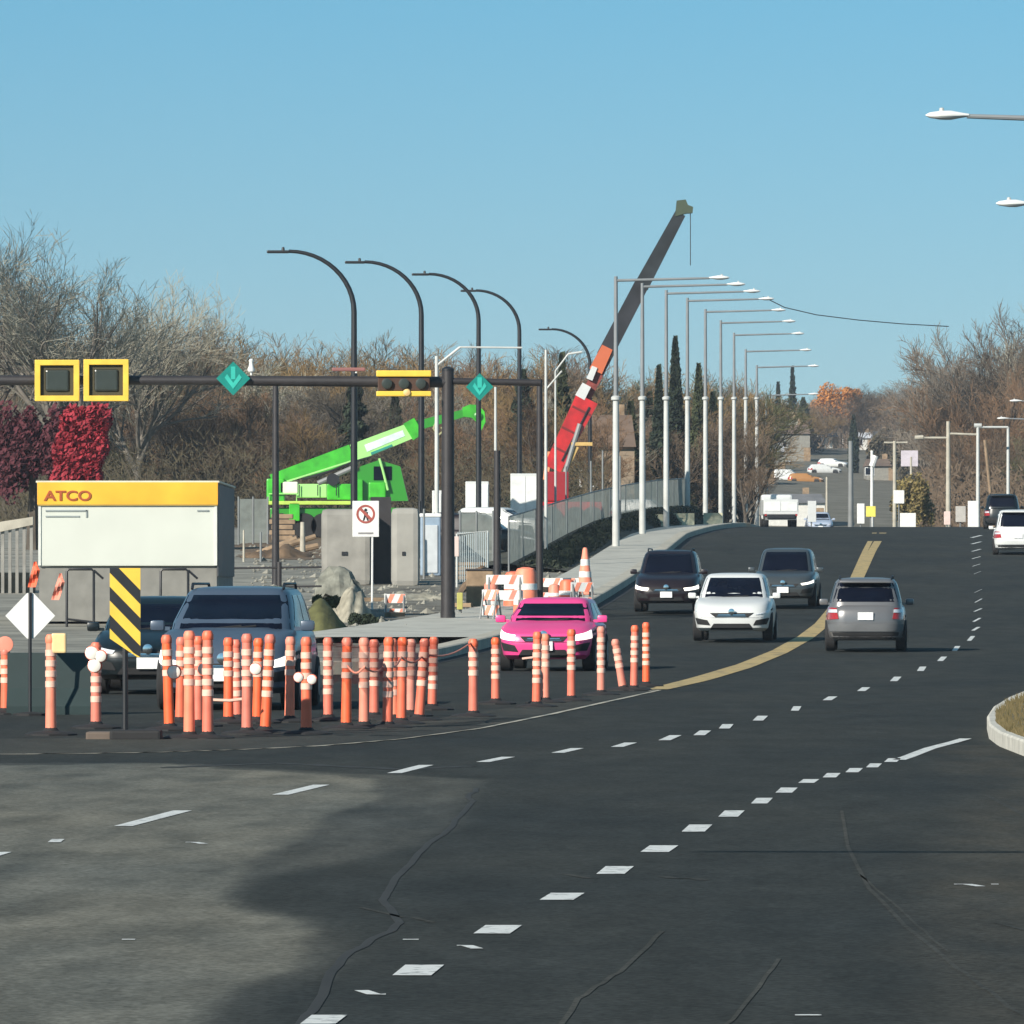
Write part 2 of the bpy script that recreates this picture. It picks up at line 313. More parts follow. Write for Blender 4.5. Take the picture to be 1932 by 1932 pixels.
for pts, w in [([(1588, 1530), (1600, 1600), (1640, 1680), (1720, 1760), (1820, 1840), (1950, 1935)], .05), ([(1620, 1650), (1700, 1720), (1790, 1800)], .03), ([(1040, 1960), (1090, 1890), (1170, 1835), (1250, 1760)], .05),
               ([(1370, 1940), (1420, 1880), (1470, 1810)], .04), ([(680, 1712), (740, 1728), (820, 1742)], .07), ([(1880, 1745), (1940, 1760)], .06), ([(1860, 1500), (1940, 1545)], .1), ([(1050, 1650), (1130, 1660)], .1), ([(1250, 1655), (1330, 1662)], .15)]:
    gline(sk, pts, w*.5, .0185)
tag(sk.build('scuff_marks', M_mid), kind='structure')
tar = MB(); rt_ = random.Random(2)
def jag(P, a=7):
    o = []
    for i in range(len(P)-1):
        for k in range(4): t = k/4; o.append((P[i][0]+(P[i+1][0]-P[i][0])*t+rt_.uniform(-a, a), P[i][1]+(P[i+1][1]-P[i][1])*t))
    return o+[P[-1]]
gline(tar, jag([(892, 1488), (888, 1512), (852, 1560), (804, 1600), (748, 1650), (728, 1700), (756, 1742), (664, 1800), (618, 1850), (556, 1965)]), .045, .0185)
gline(tar, jag([(300, 1449), (520, 1440), (760, 1452), (880, 1446)], 4), .22, .0185)
tag(tar.build('sealed_cracks', mat('tar seam', (.017, .017, .016), .9, var=.3, scale=2)), kind='structure')
# kerb, pavement, verge along the left of the carriageway
def kerbline(name, P, w, h, m):
    v = []; f = []
    for i, p in enumerate(P):
        t = (P[min(i+1, len(P)-1)]-P[max(i-1, 0)]); n = Vector((-t.y, t.x, 0)).normalized()
        b = Vector(p); v += [b, b+Vector((0, 0, h)), b+n*.05+Vector((0, 0, h+.02)), b+n*w+Vector((0, 0, h+.02)), b+n*w]
        if i: k = 5*i; f += [(k-5+j, k-5+j+1, k+j+1, k+j) for j in range(4)]
    return tag(raw(name, v, f, m), kind='structure')
kp = [Vector((-45, 120, 0)), Vector((-20, 118.5, 0)), Vector((-8, 116.5, 0)), Vector((-4.5, 115, 0))] + [Vector((interp(y, KERB), y, 0)) for y in range(116, 420, 6)]
for p in kp: p.z = zg(p.y)
kerbline('kerb', kp, .45, .24, M_cream)
strip('pavement', lambda y: interp(y, KERB)-2.6-max(0, (187-y))*.08, lambda y: interp(y, KERB)-.42, 150, 420, M_walk, .20)
strip('side_yard', lambda y: -60, lambda y: interp(y, KERB)-.4, 120, 330, M_concd, .03)
def terrain_patch(name, pts, m, dz, seed):
    P = [tuple(GP(x, y, 0, 20))[:2] for x, y in pts]; x0, x1 = min(p[0] for p in P), max(p[0] for p in P); y0, y1 = min(p[1] for p in P), max(p[1] for p in P)
    xs = np.arange(x0, x1+.25, .25); yy = np.arange(y0, y1+1, 1.0); v = [(x, y, zg(y)+dz) for y in yy for x in xs]; nx = len(xs); f = []
    for j in range(len(yy)-1):
        for i in range(nx-1):
            cx, cy = xs[i]+.12, yy[j]+.5; q = noise.fractal(Vector((cx*.5, cy*.12, seed)), 1, 2, 4); ins = False
            for k in range(len(P)):
                (ax, ay), (bx, by) = P[k], P[(k+1) % len(P)]
                if (ay > cy+q*6) != (by > cy+q*6) and cx+q < (bx-ax)*(cy+q*6-ay)/(by-ay)+ax: ins = not ins
            if ins: f.append((j*nx+i, j*nx+i+1, (j+1)*nx+i+1, (j+1)*nx+i))
    return tag(raw(name, v, f, m), kind='structure')
# median strip under the posts: flat pale band with a concrete edge
me_l = [(-120, 1428), (0, 1423), (150, 1422), (300, 1419), (450, 1414), (600, 1407), (750, 1394), (900, 1374), (1040, 1346), (1130, 1326), (1240, 1302)]
md = MB(); gline(md, me_l, .16, .020); tag(md.build('island_edge', M_cream), kind='structure')
ground_poly('island', me_l+[(1150, 1310), (1000, 1330), (850, 1352), (700, 1372), (500, 1385), (200, 1392), (-120, 1396)], M_mid, .022)
# kerbed grass corner at the right
cor = [GP(x, y) for x, y in [(2150, 1262), (2020, 1296), (1950, 1316), (1905, 1336), (1875, 1356), (1862, 1378), (1866, 1396), (1886, 1412), (1930, 1430), (2000, 1452), (2150, 1475)]]
ci = [p+((Vector((cor[0].x+1, (cor[0].y+cor[-1].y)/2, 0))-p).normalized()*.32) for p in cor]
v = []; f = []
for i, p in enumerate(cor):
    q = ci[i]; v += [(p.x, p.y, 0), (p.x, p.y, .15), (p.x*.8+q.x*.2, p.y*.8+q.y*.2, .17), (q.x, q.y, .17)]
    if i: k = 4*i; f += [(k-4+j, k-4+j+1, k+j+1, k+j) for j in range(3)]
ck = raw('corner_kerb', v, f, mat('bright kerb concrete', (.50, .48, .42), .85, var=.2, scale=4, bump=.4)); tag(ck, kind='structure')
gi = raw('corner_verge', [(q.x, q.y, .165) for q in ci], [tuple(range(len(ci)))], M_grass); tag(gi, kind='structure')
rnd = random.Random(3); v = []; f = []
cx0 = sum(q.x for q in ci)/len(ci)
for i in range(2600):
    a = rnd.choice(ci); b_ = rnd.choice(ci); t = rnd.random(); x = a.x+(b_.x-a.x)*t; y = a.y+(b_.y-a.y)*t; h = rnd.uniform(.03, .12); dx = rnd.uniform(-.04, .04)
    k = len(v); v += [(x-.008, y, .165), (x+.008, y, .165), (x+dx, y+rnd.uniform(-.03, .03), .165+h)]; f.append((k, k+1, k+2))
tag(raw('grass', v, f, M_grass), 'short dry grass on the kerbed corner at the right edge', 'grass', kind='stuff')
# ------------------------------------------------------------------ trees
def make_tree_mesh(seed, levels=5, h=12., spread=.55, trunk_frac=.22, tw=.022, up=.25, forks=(7, 6, 5, 5, 4), k0=1.0, l0=.62):
    rnd = random.Random(seed); tb = MB(); tv = []; tf = []
    def rdir(d, ang):
        a = Vector((rnd.gauss(0, 1), rnd.gauss(0, 1), rnd.gauss(0, 1))); a = (a-d*a.dot(d)).normalized(); return (d*math.cos(ang)+a*math.sin(ang)).normalized()
    def br(p, d, L, r, lv):
        n = 5 if lv == 0 else (4 if lv < 3 else 2); pts = [p]; dd = d.copy()
        for i in range(n):
            dd = (dd+Vector((rnd.gauss(0, .1), rnd.gauss(0, .1), rnd.gauss(0, .08)+up*.2))).normalized(); pts.append(pts[-1]+dd*L/n)
        if lv <= 2: tb.tube(pts, [r*(1-.55*i/n) for i in range(n+1)], 6 if lv < 2 else 4, False)
        else:
            w = max(tw*(1.5 if lv == 3 else 1), r*.6)
            for i in range(n):
                a, b = pts[i], pts[i+1]; sd = (b-a).cross(Vector((rnd.gauss(0, .4), -1, rnd.gauss(0, .4)))).normalized()*w/2
                k = len(tv); tv.extend([a-sd, a+sd, b+sd*.6, b-sd*.6]); tf.append((k, k+1, k+2, k+3))
        if lv >= levels: return
        m = forks[min(lv, len(forks)-1)]
        for j in range(m):
            t = (trunk_frac+(1-trunk_frac)*(j+rnd.random()*.6)/m) if lv == 0 else .25+.75*(j+rnd.random())/m
            t = min(t, .999); i = int(t*n); q = pts[i].lerp(pts[i+1], t*n-i); ang = rnd.uniform(.5, 1.0)*spread*1.5 if lv == 0 else rnd.uniform(.35, .95)
            nd = rdir(dd if lv else Vector((0, 0, 1)), ang); nd.z += up*.5; nd.normalize()
            br(q, nd, L*(rnd.uniform(.5, .7)*k0 if lv == 0 else rnd.uniform(.48, .68)), r*.5, lv+1)
    br(Vector((0, 0, 0)), Vector((0, 0, 1)), h*l0, h*.021, 0)
    tm = bpy.data.meshes.new('trunk'); tm.from_pydata(tb.v, [], tb.f); tm.polygons.foreach_set('use_smooth', [True]*len(tm.polygons))
    cm = bpy.data.meshes.new('crown'); cm.from_pydata([tuple(p) for p in tv], [], tf)
    hh = max(p.z for p in tv); return tm, cm, hh
BARE = [make_tree_mesh(s, 5, 12, sp, tfr, .03, u) for s, sp, tfr, u in [(1, .6, .2, .25), (2, .45, .15, .45), (5, .7, .25, .2), (9, .55, .12, .35)]]
BIG = [make_tree_mesh(41, 5, 14, .58, .42, .026, .30, (9, 7, 5, 5, 4), 1.55, .42), make_tree_mesh(33, 5, 14, .7, .2, .022, .3, (9, 6, 5, 5, 4))]
MATD = {}
def with_mat(me, m):
    k = (me.name, m.name)
    if k not in MATD: c = me.copy(); c.materials.clear(); c.materials.append(m); MATD[k] = c
    return MATD[k]
def bare_tree(px, d, topy, kind, tw, label, group, bark=M_bark, wide=1.0, name='bare_tree', rz=None):
    tm, cm, hh = kind; b = gz(px, d); H = EYE+(HY-topy)*d/F-b.z; s = H/hh
    o = thing(name, label, 'tree', b, random.uniform(0, 6.28) if rz is None else rz, group); o.scale = (s*wide, s*wide, s)
    for n, me, m in (('trunk', tm, bark), ('crown', cm, tw)):
        c = bpy.data.objects.new(n, with_mat(me, m)); C.objects.link(c); c.parent = o
    return o
SKY = [(-120, 400), (0, 400), (200, 432), (290, 500), (330, 600), (430, 606), (500, 636), (570, 668), (640, 622), (690, 632), (740, 660), (800, 650), (1000, 652), (1090, 660), (1150, 700), (1200, 700), (1250, 735), (1330, 690), (1420, 735), (1470, 740), (1530, 745), (1600, 715), (1700, 705), (1730, 640), (1760, 610), (1850, 600), (1900, 565), (2100, 540)]
def sector(px):
    for lim, s in [(110, 'bare brown tree in the wood at the left edge behind the office trailer'), (330, 'bare tree in the wood behind the paired square signals'), (520, 'bare brown tree in the wood behind the teal diamond sign'),
                   (700, 'bare ochre tree in the wood above the green crane boom'), (860, 'bare brown tree in the wood behind the black signal pole'), (1060, 'bare grey-brown tree in the wood between signal pole and red crane'),
                   (1200, 'bare tree behind the red crane boom'), (1430, 'bare tree behind the row of pale lamp posts')]:
        if px < lim: return s
    return 'bare tree on the far hillside beyond the crest'
rnd = random.Random(11)
for row, (d, lower, step) in enumerate([(530, -8, 30), (500, 6, 34), (460, 32, 36), (430, 66, 42), (400, 105, 48)]):
    px = -40+row*13
    while px < 1420:
        top = interp(px, SKY) if px > 320 else max(interp(px, SKY), 610); top = min(top+lower*rnd.uniform(.5, 1.6)+rnd.uniform(-10, 14), 850)
        if not (row > 2 and px > 1130):
            tw = M_tw[1] if (row < 2 and 560 < px < 740) or rnd.random() < .25 else M_tw[rnd.choice([0, 0, 0, 2, 4, 5, 5, 6, 3] if row > 1 else [0, 0, 2, 5, 5, 6])]
            bare_tree(px, d+rnd.uniform(-12, 12), top, BARE[rnd.randrange(4)], tw, sector(px), 'bare trees of the wood at the left', wide=rnd.uniform(1.0, 1.45))
        px += step*rnd.uniform(.75, 1.25)
bare_tree(100, 372, 400, BIG[0], M_tw[3], 'big pale bare tree with spreading crown above the paired square signals', 'big bare trees at the left', M_barkp, 1.1, 'big_bare_tree', 1.0)
bare_tree(262, 385, 505, BIG[0], M_tw[3], 'smaller pale bare tree at the right flank of the big bare tree', 'big bare trees at the left', M_barkp, .95, 'big_bare_tree', 2.6)
bare_tree(-45, 380, 440, BIG[0], M_tw[2], 'grey bare tree cut by the left picture edge above the signals', 'big bare trees at the left', M_bark, 1.0, 'big_bare_tree', 4.0)
# right-hand woods on the far side
for row, (d, lower, step) in enumerate([(640, 0, 52), (600, 30, 56), (560, 80, 64), (530, 140, 70)]):
    px = 1795+row*8
    while px < 2010:
        top = interp(px, SKY)+lower*rnd.uniform(.6, 1.5)
        lab = 'bare brown tree in the wood right of the far road' if px < 1740 else 'tall bare tree in the wood at the right edge'
        o = bare_tree(px, d+rnd.uniform(-12, 12), top, (BIG[1] if px > 1840 and row < 2 and rnd.random() < .5 else BARE[rnd.randrange(4)]), M_tw[rnd.choice([0, 2, 2, 3] if row == 0 else [0, 0, 2, 1, 4, 5, 6])], lab, 'bare trees of the wood at the right', wide=rnd.uniform(.9, 1.2))
        px += step*rnd.uniform(.75, 1.25)
# hillside trees beyond the crest
for i in range(95):
    px = rnd.uniform(1330, 1960) if i % 3 else rnd.uniform(1380, 1750); d = rnd.uniform(820, 1250)
    if 1400 < px < 1740: d = rnd.uniform(1010, 1300)
    x = (px-966)*d/F; base = zg(d)+hill(x, d); top = HY-(base+rnd.uniform(8, 14)-EYE)*F/d
    lim = interp(px, SKY)
    top = max(top, lim+rnd.uniform(4, 30))
    o = bare_tree(px, d, top, BARE[rnd.randrange(4)], M_tw[rnd.choice([0, 0, 1, 2])], 'small bare tree on the hillside beyond the crest', 'bare trees on the far hillside', wide=1.7)
# foliage crown helpers
def leaf_crown(seed, shape, n, size):
    rnd = random.Random(seed); v = []; f = []
    for i in range(n):
        p = shape(rnd); a = Vector((rnd.gauss(0, 1), rnd.gauss(0, 1), rnd.gauss(0, 1))).normalized(); b = a.orthogonal().normalized(); c = a.cross(b); s = size*rnd.uniform(.5, 1.3)
        k = len(v); v += [p+b*s, p+c*s*.5, p-b*s, p-c*s*.5]; f.append((k, k+1, k+2, k+3))
    return v, f
def conifer_shape(h, r, power=1.0, layers=14):
    def sh(rnd):
        t = rnd.random()**.8; z = h*(.06+.94*t); k = (1-t)**power; lay = .72+.28*math.sin(t*layers*6.28); a = rnd.uniform(0, 6.283)
        bump = .8+.2*math.sin(a*3+t*9); rr = r*k*lay*bump*math.sqrt(rnd.uniform(.25, 1)); return Vector((rr*math.cos(a), rr*math.sin(a), z-.15*rr))
    return sh
def column_shape(h, r):
    def sh(rnd):
        t = rnd.random(); z = h*(.04+.96*t); k = math.sin(math.pi*min(1, (t*.85+.12)))**.6 if t > .5 else .95-.15*(.5-t); k *= (1-t)**.35 if t > .6 else 1
        a = rnd.uniform(0, 6.283); rr = r*k*math.sqrt(rnd.uniform(.4, 1))*(.9+.1*math.sin(a*4+z)); return Vector((rr*math.cos(a), rr*math.sin(a), z))
    return sh
def blob_shape(rx, ry, h, z0=0, seed=0, lean=0):
    rn = random.Random(seed); cl = [(Vector((rn.uniform(-.7, .7)*rx, rn.uniform(-.7, .7)*ry, z0+rn.uniform(.15, .85)*h)), rn.uniform(.22, .42)) for _ in range(16)]
    def sh(rnd):
        c, q = rnd.choice(cl); a = Vector((rnd.gauss(0, 1), rnd.gauss(0, 1), rnd.gauss(0, 1))).normalized()*rnd.random()**.4
        p = c+Vector((a.x*rx*q, a.y*ry*q, a.z*h*q)); p.z = max(p.z, .05); p.x += lean*(p.z-z0); return p
    return sh
def leafy(name, label, cat, px, d, topy, wpx, shape, m, n=5000, size=.16, group=None, trunk=True, dz=0):
    b = gz(px, d); b.z += dz; s = F/d; h = EYE+(HY-topy)/s-b.z; r = wpx/2/s
    o = thing(name, label, cat, b, 0, group); v, f = leaf_crown(int(px*7+d), shape(h, r), n, size); raw('crown', v, f, m, o)
    if trunk: MB().tube([(0, 0, -.1), (0, 0, h*.9)], [r*.12+.06, .03], 6).build('trunk', M_bark, o)
    return o
def slab_shape(h, r):
    def sh(rnd):
        t = rnd.random(); z = h*(.30+.70*t); e = 1-.18*noise.noise(Vector((z*1.3, 0, 5)))-(.25 if t > .93 else 0); x = r*.72*e*rnd.uniform(-1, 1)+r*.5*(t-.5); y = r*.6*rnd.uniform(-1, 1)
        z += .35*noise.noise(Vector((x*2, y*2, 1))); return Vector((x, y, z))
    return sh
con = lambda h, r: conifer_shape(h, r, .9)
leafy('columnar_cedar', 'tallest dark columnar cedar, behind the third pale lamp post', 'tree', 1274, 455, 636, 44, lambda h, r: column_shape(h, r), M_evg, 7000, .22, 'dark columnar cedars behind the lamp posts')
leafy('columnar_cedar', 'shorter dark columnar cedar just left of the tallest one', 'tree', 1243, 450, 690, 34, lambda h, r: column_shape(h, r), M_evg, 5000, .22, 'dark columnar cedars behind the lamp posts')
leafy('columnar_cedar', 'olive columnar cedar just right of the tallest one', 'tree', 1318, 455, 688, 40, lambda h, r: column_shape(h, r), M_evg2, 5000, .22, 'dark columnar cedars behind the lamp posts')
for px, d, top, w, lab in [(668, 400, 712, 120, 'dark evergreen behind the green crane boom'), (745, 405, 745, 110, 'dark evergreen between the yellow signal bar and the green crane cab'), (985, 410, 700, 120, 'dark evergreen between the signal pole and the red crane'),
                           (1060, 430, 668, 110, 'greyish evergreen left of the red crane boom'), (1190, 420, 760, 90, 'olive evergreen between the first two pale lamp posts'), (1345, 470, 742, 110, 'dark evergreen right of the columnar cedars'), (1225, 470, 742, 100, 'dark evergreen left of the columnar cedars')]:
    leafy('evergreen', lab, 'tree', px, d, top, w, con if w < 115 else (lambda h, r: conifer_shape(h, r, .6, 8)), M_evg if px != 1060 and px != 1190 else M_evg2, 7000, .26, 'evergreens in the left wood')
leafy('spruce', 'pointed spruce on the skyline above the far houses', 'tree', 1495, 1030, 692, 44, con, M_evg, 3000, .35, 'spruces on the far hill')
leafy('spruce', 'small pointed spruce left of the skyline spruce', 'tree', 1468, 1020, 722, 36, con, M_evg, 2500, .35, 'spruces on the far hill')
leafy('spruce', 'broad dark evergreen under the skyline spruce', 'tree', 1515, 1015, 752, 90, lambda h, r: conifer_shape(h, r, .8), M_evg2, 4000, .4, 'spruces on the far hill')
leafy('spruce', 'thin dark tree standing among white houses on the far hill', 'tree', 1610, 900, 784, 22, lambda h, r: column_shape(h, r), M_evg, 2500, .3)
leafy('orange_tree', 'round tree with orange autumn leaves on the far hill', 'tree', 1583, 1100, 736, 96, lambda h, r: blob_shape(r*1.1, r, h*.5, h*.52, 5), M_orleaf, 9000, .26)
for px, d, top, w in [(1420, 900, 800, 60), (1665, 900, 800, 70), (1720, 850, 800, 90)]:
    leafy('hill_shrub', 'brown leafy thicket on the slope of the far hill', 'shrub', px, d, top, w, lambda h, r: blob_shape(r, r, h*.9, .2, int(px)), M_brush, 4000, .35, 'thickets on the far hill')
leafy('red_tree', 'tree with bright red leaves behind the office trailer roof', 'tree', 150, 260, 768, 130, lambda h, r: slab_shape(h, r), M_redleaf, 9000, .14)
leafy('burgundy_tree', 'tree with dark burgundy leaves at the left edge beside the red tree', 'tree', 62, 265, 778, 180, lambda h, r: blob_shape(r*.9, r*.7, h*.6, h*.38, 4), M_redleafd, 8000, .15)
leafy('round_bush', 'large round brown bush with yellow top beside the wooden pole', 'shrub', 1725, 420, 902, 90, lambda h, r: blob_shape(r*.95, r*.9, h*.95, .1, 6), mat('brown bush leaves', (.12, .085, .045), .9, var=.3, col2=(.34, .27, .09)), 7000, .12, trunk=False)
# undergrowth and low thicket masses: nobody could count these
rnd = random.Random(5); v = []; f = []
for i in range(60000):
    px = rnd.uniform(-60, 1425); d = rnd.uniform(345, 540) if px < 1150 else rnd.uniform(520, 600); t = rnd.random(); x = (px-966)*d/F; zb = zg(d); hmax = (3.2+2.2*noise.noise(Vector((x*.15, d*.08, 2)))) if px < 1150 else 2.0
    z = zb+t*max(.5, hmax)*1.2; L = rnd.uniform(.3, .9); dv = Vector((rnd.gauss(0, .6), rnd.gauss(0, .6), rnd.uniform(.2, 1))).normalized()*L; p = Vector((x, d, z)); sd = dv.cross(Vector((0, 1, 0))).normalized()*rnd.uniform(.01, .03)
    k = len(v); v += [p-sd, p+sd, p+dv]; f.append((k, k+1, k+2))
tag(raw('undergrowth', v, f, M_brush), 'tangled brown undergrowth at the foot of the left wood', 'undergrowth', kind='stuff')
v = []; f = []
for i in range(34000):
    px = rnd.uniform(1640, 2000) if i % 2 else rnd.uniform(1380, 2000); d = rnd.uniform(470, 640) if i % 2 else rnd.uniform(760, 1300); x = (px-966)*d/F
    if px < 1730: d = rnd.uniform(1040, 1400); x = (px-966)*d/F
    z = zg(d)+hill(x, d)+rnd.random()**1.5*(6 if d < 700 else 8); L = rnd.uniform(.35, 1.0)*(1 if d < 700 else 2); dv = Vector((rnd.gauss(0, .6), rnd.gauss(0, .6), rnd.uniform(.2, 1))).normalized()*L; p = Vector((x, d, z)); sd = dv.cross(Vector((0, 1, 0))).normalized()*rnd.uniform(.03, .09)
    k = len(v); v += [p-sd, p+sd, p+dv]; f.append((k, k+1, k+2))
tag(raw('hillside_brush', v, f, M_tw[0]), 'brown brush covering the far hillside and right wood floor', 'brush', kind='stuff')
# ------------------------------------------------------------------ cars
class Surf:
    def __init__(s, rings, n, warp=None): s.r = rings; s.n = n; s.w = warp or (lambda p: p)
    def ring(s, z):
        r = s.r
        if z <= r[0][0]: return r[0][1:]
        for i in range(len(r)-1):
            if z <= r[i+1][0]: t = (z-r[i][0])/(r[i+1][0]-r[i][0]+1e-9); return tuple(r[i][k]+(r[i+1][k]-r[i][k])*t for k in (1, 2, 3))
        return r[-1][1:]
    def mesh(s, m=44, cap=None):
        V = []; Fs = []; rr = list(s.r); z, a, yf, yr = rr[-1]
        for k, dz in (cap or [(.93, .02), (.7, .045), (.35, .06)]): yc = (yf+yr)/2; b = (yr-yf)/2; rr.append((z+dz, a*k, yc-b*k, yc+b*k))
        for z, a, yf, yr in rr:
            yc = (yf+yr)/2; b = (yr-yf)/2
            for j in range(m):
                t = 2*math.pi*j/m; c, q = math.cos(t), math.sin(t); e = 2/s.n
                V.append(s.w(Vector((a*math.copysign(abs(c)**e, c), yc+b*math.copysign(abs(q)**e, q), z))))
        for i in range(len(rr)-1):
            for j in range(m): Fs.append((i*m+j, i*m+(j+1) % m, (i+1)*m+(j+1) % m, (i+1)*m+j))
        Fs.append(tuple(range(m))[::-1]); k = (len(rr)-1)*m; Fs.append(tuple(k+j for j in range(m)))
        b = MB(); b.add(V, Fs); b.sm = True; return b
    def pt(s, side, u, z, off=0):
        a, yf, yr = s.ring(z); yc = (yf+yr)/2; b = (yr-yf)/2; n = s.n
        if side in 'FB':
            x = u*a; y = b*(max(0, 1-abs(u)**n))**(1/n); p = Vector((x, yc-y if side == 'F' else yc+y, z)); nrm = Vector((math.copysign(abs(u)**(n-1), u)*.8, -1 if side == 'F' else 1, 0)).normalized()
        else:
            y = yc+u*b; x = a*(max(0, 1-abs(u)**n))**(1/n); p = Vector((x if side == 'R' else -x, y, z)); nrm = Vector((1 if side == 'R' else -1, math.copysign(abs(u)**(n-1), u)*.8, 0)).normalized()
        return s.w(p)+nrm*off
    def patch(s, b, side, c, off=.012, nu=10, nv=4):      # c: four (u,z) corners BL BR TR TL
        V = []; Fs = []
        for lay in (0, 1):
            for j in range(nv+1):
                for i in range(nu+1):
                    t, q = i/nu, j/nv; u = (c[0][0]*(1-t)+c[1][0]*t)*(1-q)+(c[3][0]*(1-t)+c[2][0]*t)*q; z = (c[0][1]*(1-t)+c[1][1]*t)*(1-q)+(c[3][1]*(1-t)+c[2][1]*t)*q
                    V.append(s.pt(side, u, z, off if lay == 0 else -.03))
        N = (nu+1)*(nv+1); I = lambda i, j, l: l*N+j*(nu+1)+i
        for j in range(nv):
            for i in range(nu): Fs.append((I(i, j, 0), I(i+1, j, 0), I(i+1, j+1, 0), I(i, j+1, 0)))
        for i in range(nu): Fs += [(I(i, 0, 0), I(i, 0, 1), I(i+1, 0, 1), I(i+1, 0, 0)), (I(i, nv, 0), I(i+1, nv, 0), I(i+1, nv, 1), I(i, nv, 1))]
        for j in range(nv): Fs += [(I(0, j, 0), I(0, j+1, 0), I(0, j+1, 1), I(0, j, 1)), (I(nu, j, 0), I(nu, j, 1), I(nu, j+1, 1), I(nu, j+1, 0))]
        b.add(V, Fs); b.sm = True; return b
M_lit = mat('lit headlamp', (.85, .82, .75), .2); M_lit.node_tree.nodes['Principled BSDF'].inputs['Emission Color'].default_value = (1, .93, .8, 1); M_lit.node_tree.nodes['Principled BSDF'].inputs['Emission Strength'].default_value = 1.2
def make_car(name, label, cat, p, yaw, paintm, L=4.6, W=1.86, H=1.66, belt=1.02, kind='suv', front='wide', rear=False, lamps=M_head, trim=None, group=None, lowdetail=False, roofrail=True, plate=True):
    o = thing(name, label, cat, p, yaw+(math.pi if rear else 0), group)
    a = W/2; b = L/2; trim = trim or M_black
    ys_ = -b+1.25 if kind != 'van' else -b+.95; drop = .20 if kind == 'suv' else .26
    def warp(q):
        if q.y < ys_ and q.z > .55: k = (ys_-q.y)/(ys_+b); q = Vector((q.x, q.y, q.z-drop*k**1.4*min(1, (q.z-.55)/.4)))
        return q
    S = Surf([(.24, a*.86, -b+.16, b-.14), (.32, a*.95, -b+.04, b-.04), (.50, a*.985, -b, b), (.72, a, -b+.01, b), (.86, a*.985, -b+.06, b-.02), (belt-.04, a*.95, -b+.14, b-.06), (belt, a*.91, -b+.24, b-.12)], 5.5, warp)
    S.mesh().build('body', paintm, o)
    rr = b-.12 if kind != 'sedan' else b-1.0; rt = b-(.42 if kind != 'sedan' else 1.5)
    fb = ys_-.02; ft = fb+(.72 if kind != 'van' else .95)
    G = Surf([(belt-.08, a*.92, fb, rr), (belt+.12, a*.885, fb+.2, rr-.04), (H-.22, a*.80, ft-.1, rt+.12), (H-.10, a*.75, ft+.06, rt), (H-.05, a*.70, ft+.16, rt-.08)], 7)
    G.mesh(44, [(.9, .025), (.6, .045), (.3, .05)]).build('roof', paintm, o)
    z0, z1 = belt+.02, H-.12
    w = MB(); G.patch(w, 'F', [(-.95, belt-.06), (.95, belt-.06), (.94, z0), (-.94, z0)], .012, 14, 2); w.build('cowl', M_black, o)
    w = MB(); G.patch(w, 'F', [(-.93, z0), (.93, z0), (.93, z1), (-.93, z1)], .006, 14, 6); w.build('windscreen', M_glass, o)
    w = MB(); G.patch(w, 'B', [(-.9, z0+.06), (.9, z0+.06), (.88, z1), (-.88, z1)], .006, 14, 6); w.build('rear_window', M_glass, o)
    if not lowdetail:
        for sd in 'LR':
            for u0, u1 in ((-.78, -.12), (-.05, .48), (.54, .84)):
                w = MB(); G.patch(w, sd, [(u0, z0+.03), (u1, z0+.03), (u1-.02*(u1 > 0), z1), (u0+.16*(u0 < -.5), z1)], .006, 5, 4); w.build('side_window', M_glass, o)
    rw = .355
    for sx in (-1, 1):
        for y in (-b+.92, b-.88):
            ty = MB(); Mx = Matrix.Rotation(R(90), 3, 'Y'); ty.lathe([(.20, -.115), (rw-.03, -.12), (rw, -.09), (rw, .09), (rw-.03, .12), (.20, .115)], (sx*(a-.115), y, rw), 22, Mx); t = ty.build('wheel', M_tyre, o)
            if not lowdetail: MB().lathe([(.21, -.125), (.05, -.10), (.05, .10), (.21, .125)], (sx*(a-.112), y, rw), 14, Mx).build('rim', M_galv2, t)
            ar = MB(); S.patch(ar, 'R' if sx > 0 else 'L', [((y-.43)/b, .26), ((y+.43)/b, .26), ((y+.27)/b, .80), ((y-.27)/b, .80)], .004, 6, 3); ar.build('wheel_arch', M_black, o)
        for z_ in ():
            pass
        mr = MB(); mr.bbox((sx*(a+.07), fb+.42, belt+.07), (.19, .12, .14), .04); mr.box((sx*(a-.04), fb+.42, belt+.03), (.12, .05, .05)); mr.sm = True; mr.build('mirror', paintm if front != 'dark' else M_black, o)
    # front
    if True:
        hl = {'wide': [(.60, .70), (.95, .76), (.95, .86), (.56, .80)], 'slim': [(.60, .70), (.92, .77), (.93, .82), (.62, .74)], 'tall': [(.62, .62), (.96, .66), (.95, .86), (.60, .82)], 'dark': [(.60, .68), (.95, .72), (.95, .83), (.56, .79)], 'one': [(.56, .64), (.95, .70), (.95, .84), (.52, .80)]}[front]
        for sx in (-1, 1):
            w = MB(); S.patch(w, 'F', [(sx*u, z) for u, z in hl], .014, 8, 3)
            w.build('headlight', lamps, o)
            w = MB(); S.patch(w, 'F', [(sx*.56, .38), (sx*.90, .40), (sx*.94, .56), (sx*.62, .50)], .010, 6, 3); w.build('air_intake', M_black, o)
        w = MB(); S.patch(w, 'F', [(-.40, .60), (.40, .60), (.50, .78), (-.50, .78)] if front != 'slim' else [(-.42, .60), (.42, .60), (.56, .79), (-.56, .79)], .010, 10, 3); gr = w.build('grille', M_black, o)
        w = MB(); S.patch(w, 'F', [(-.33, .69), (.33, .69), (.35, .72), (-.35, .72)], .022, 10, 1); w.build('grille_bar', M_chrome, gr)
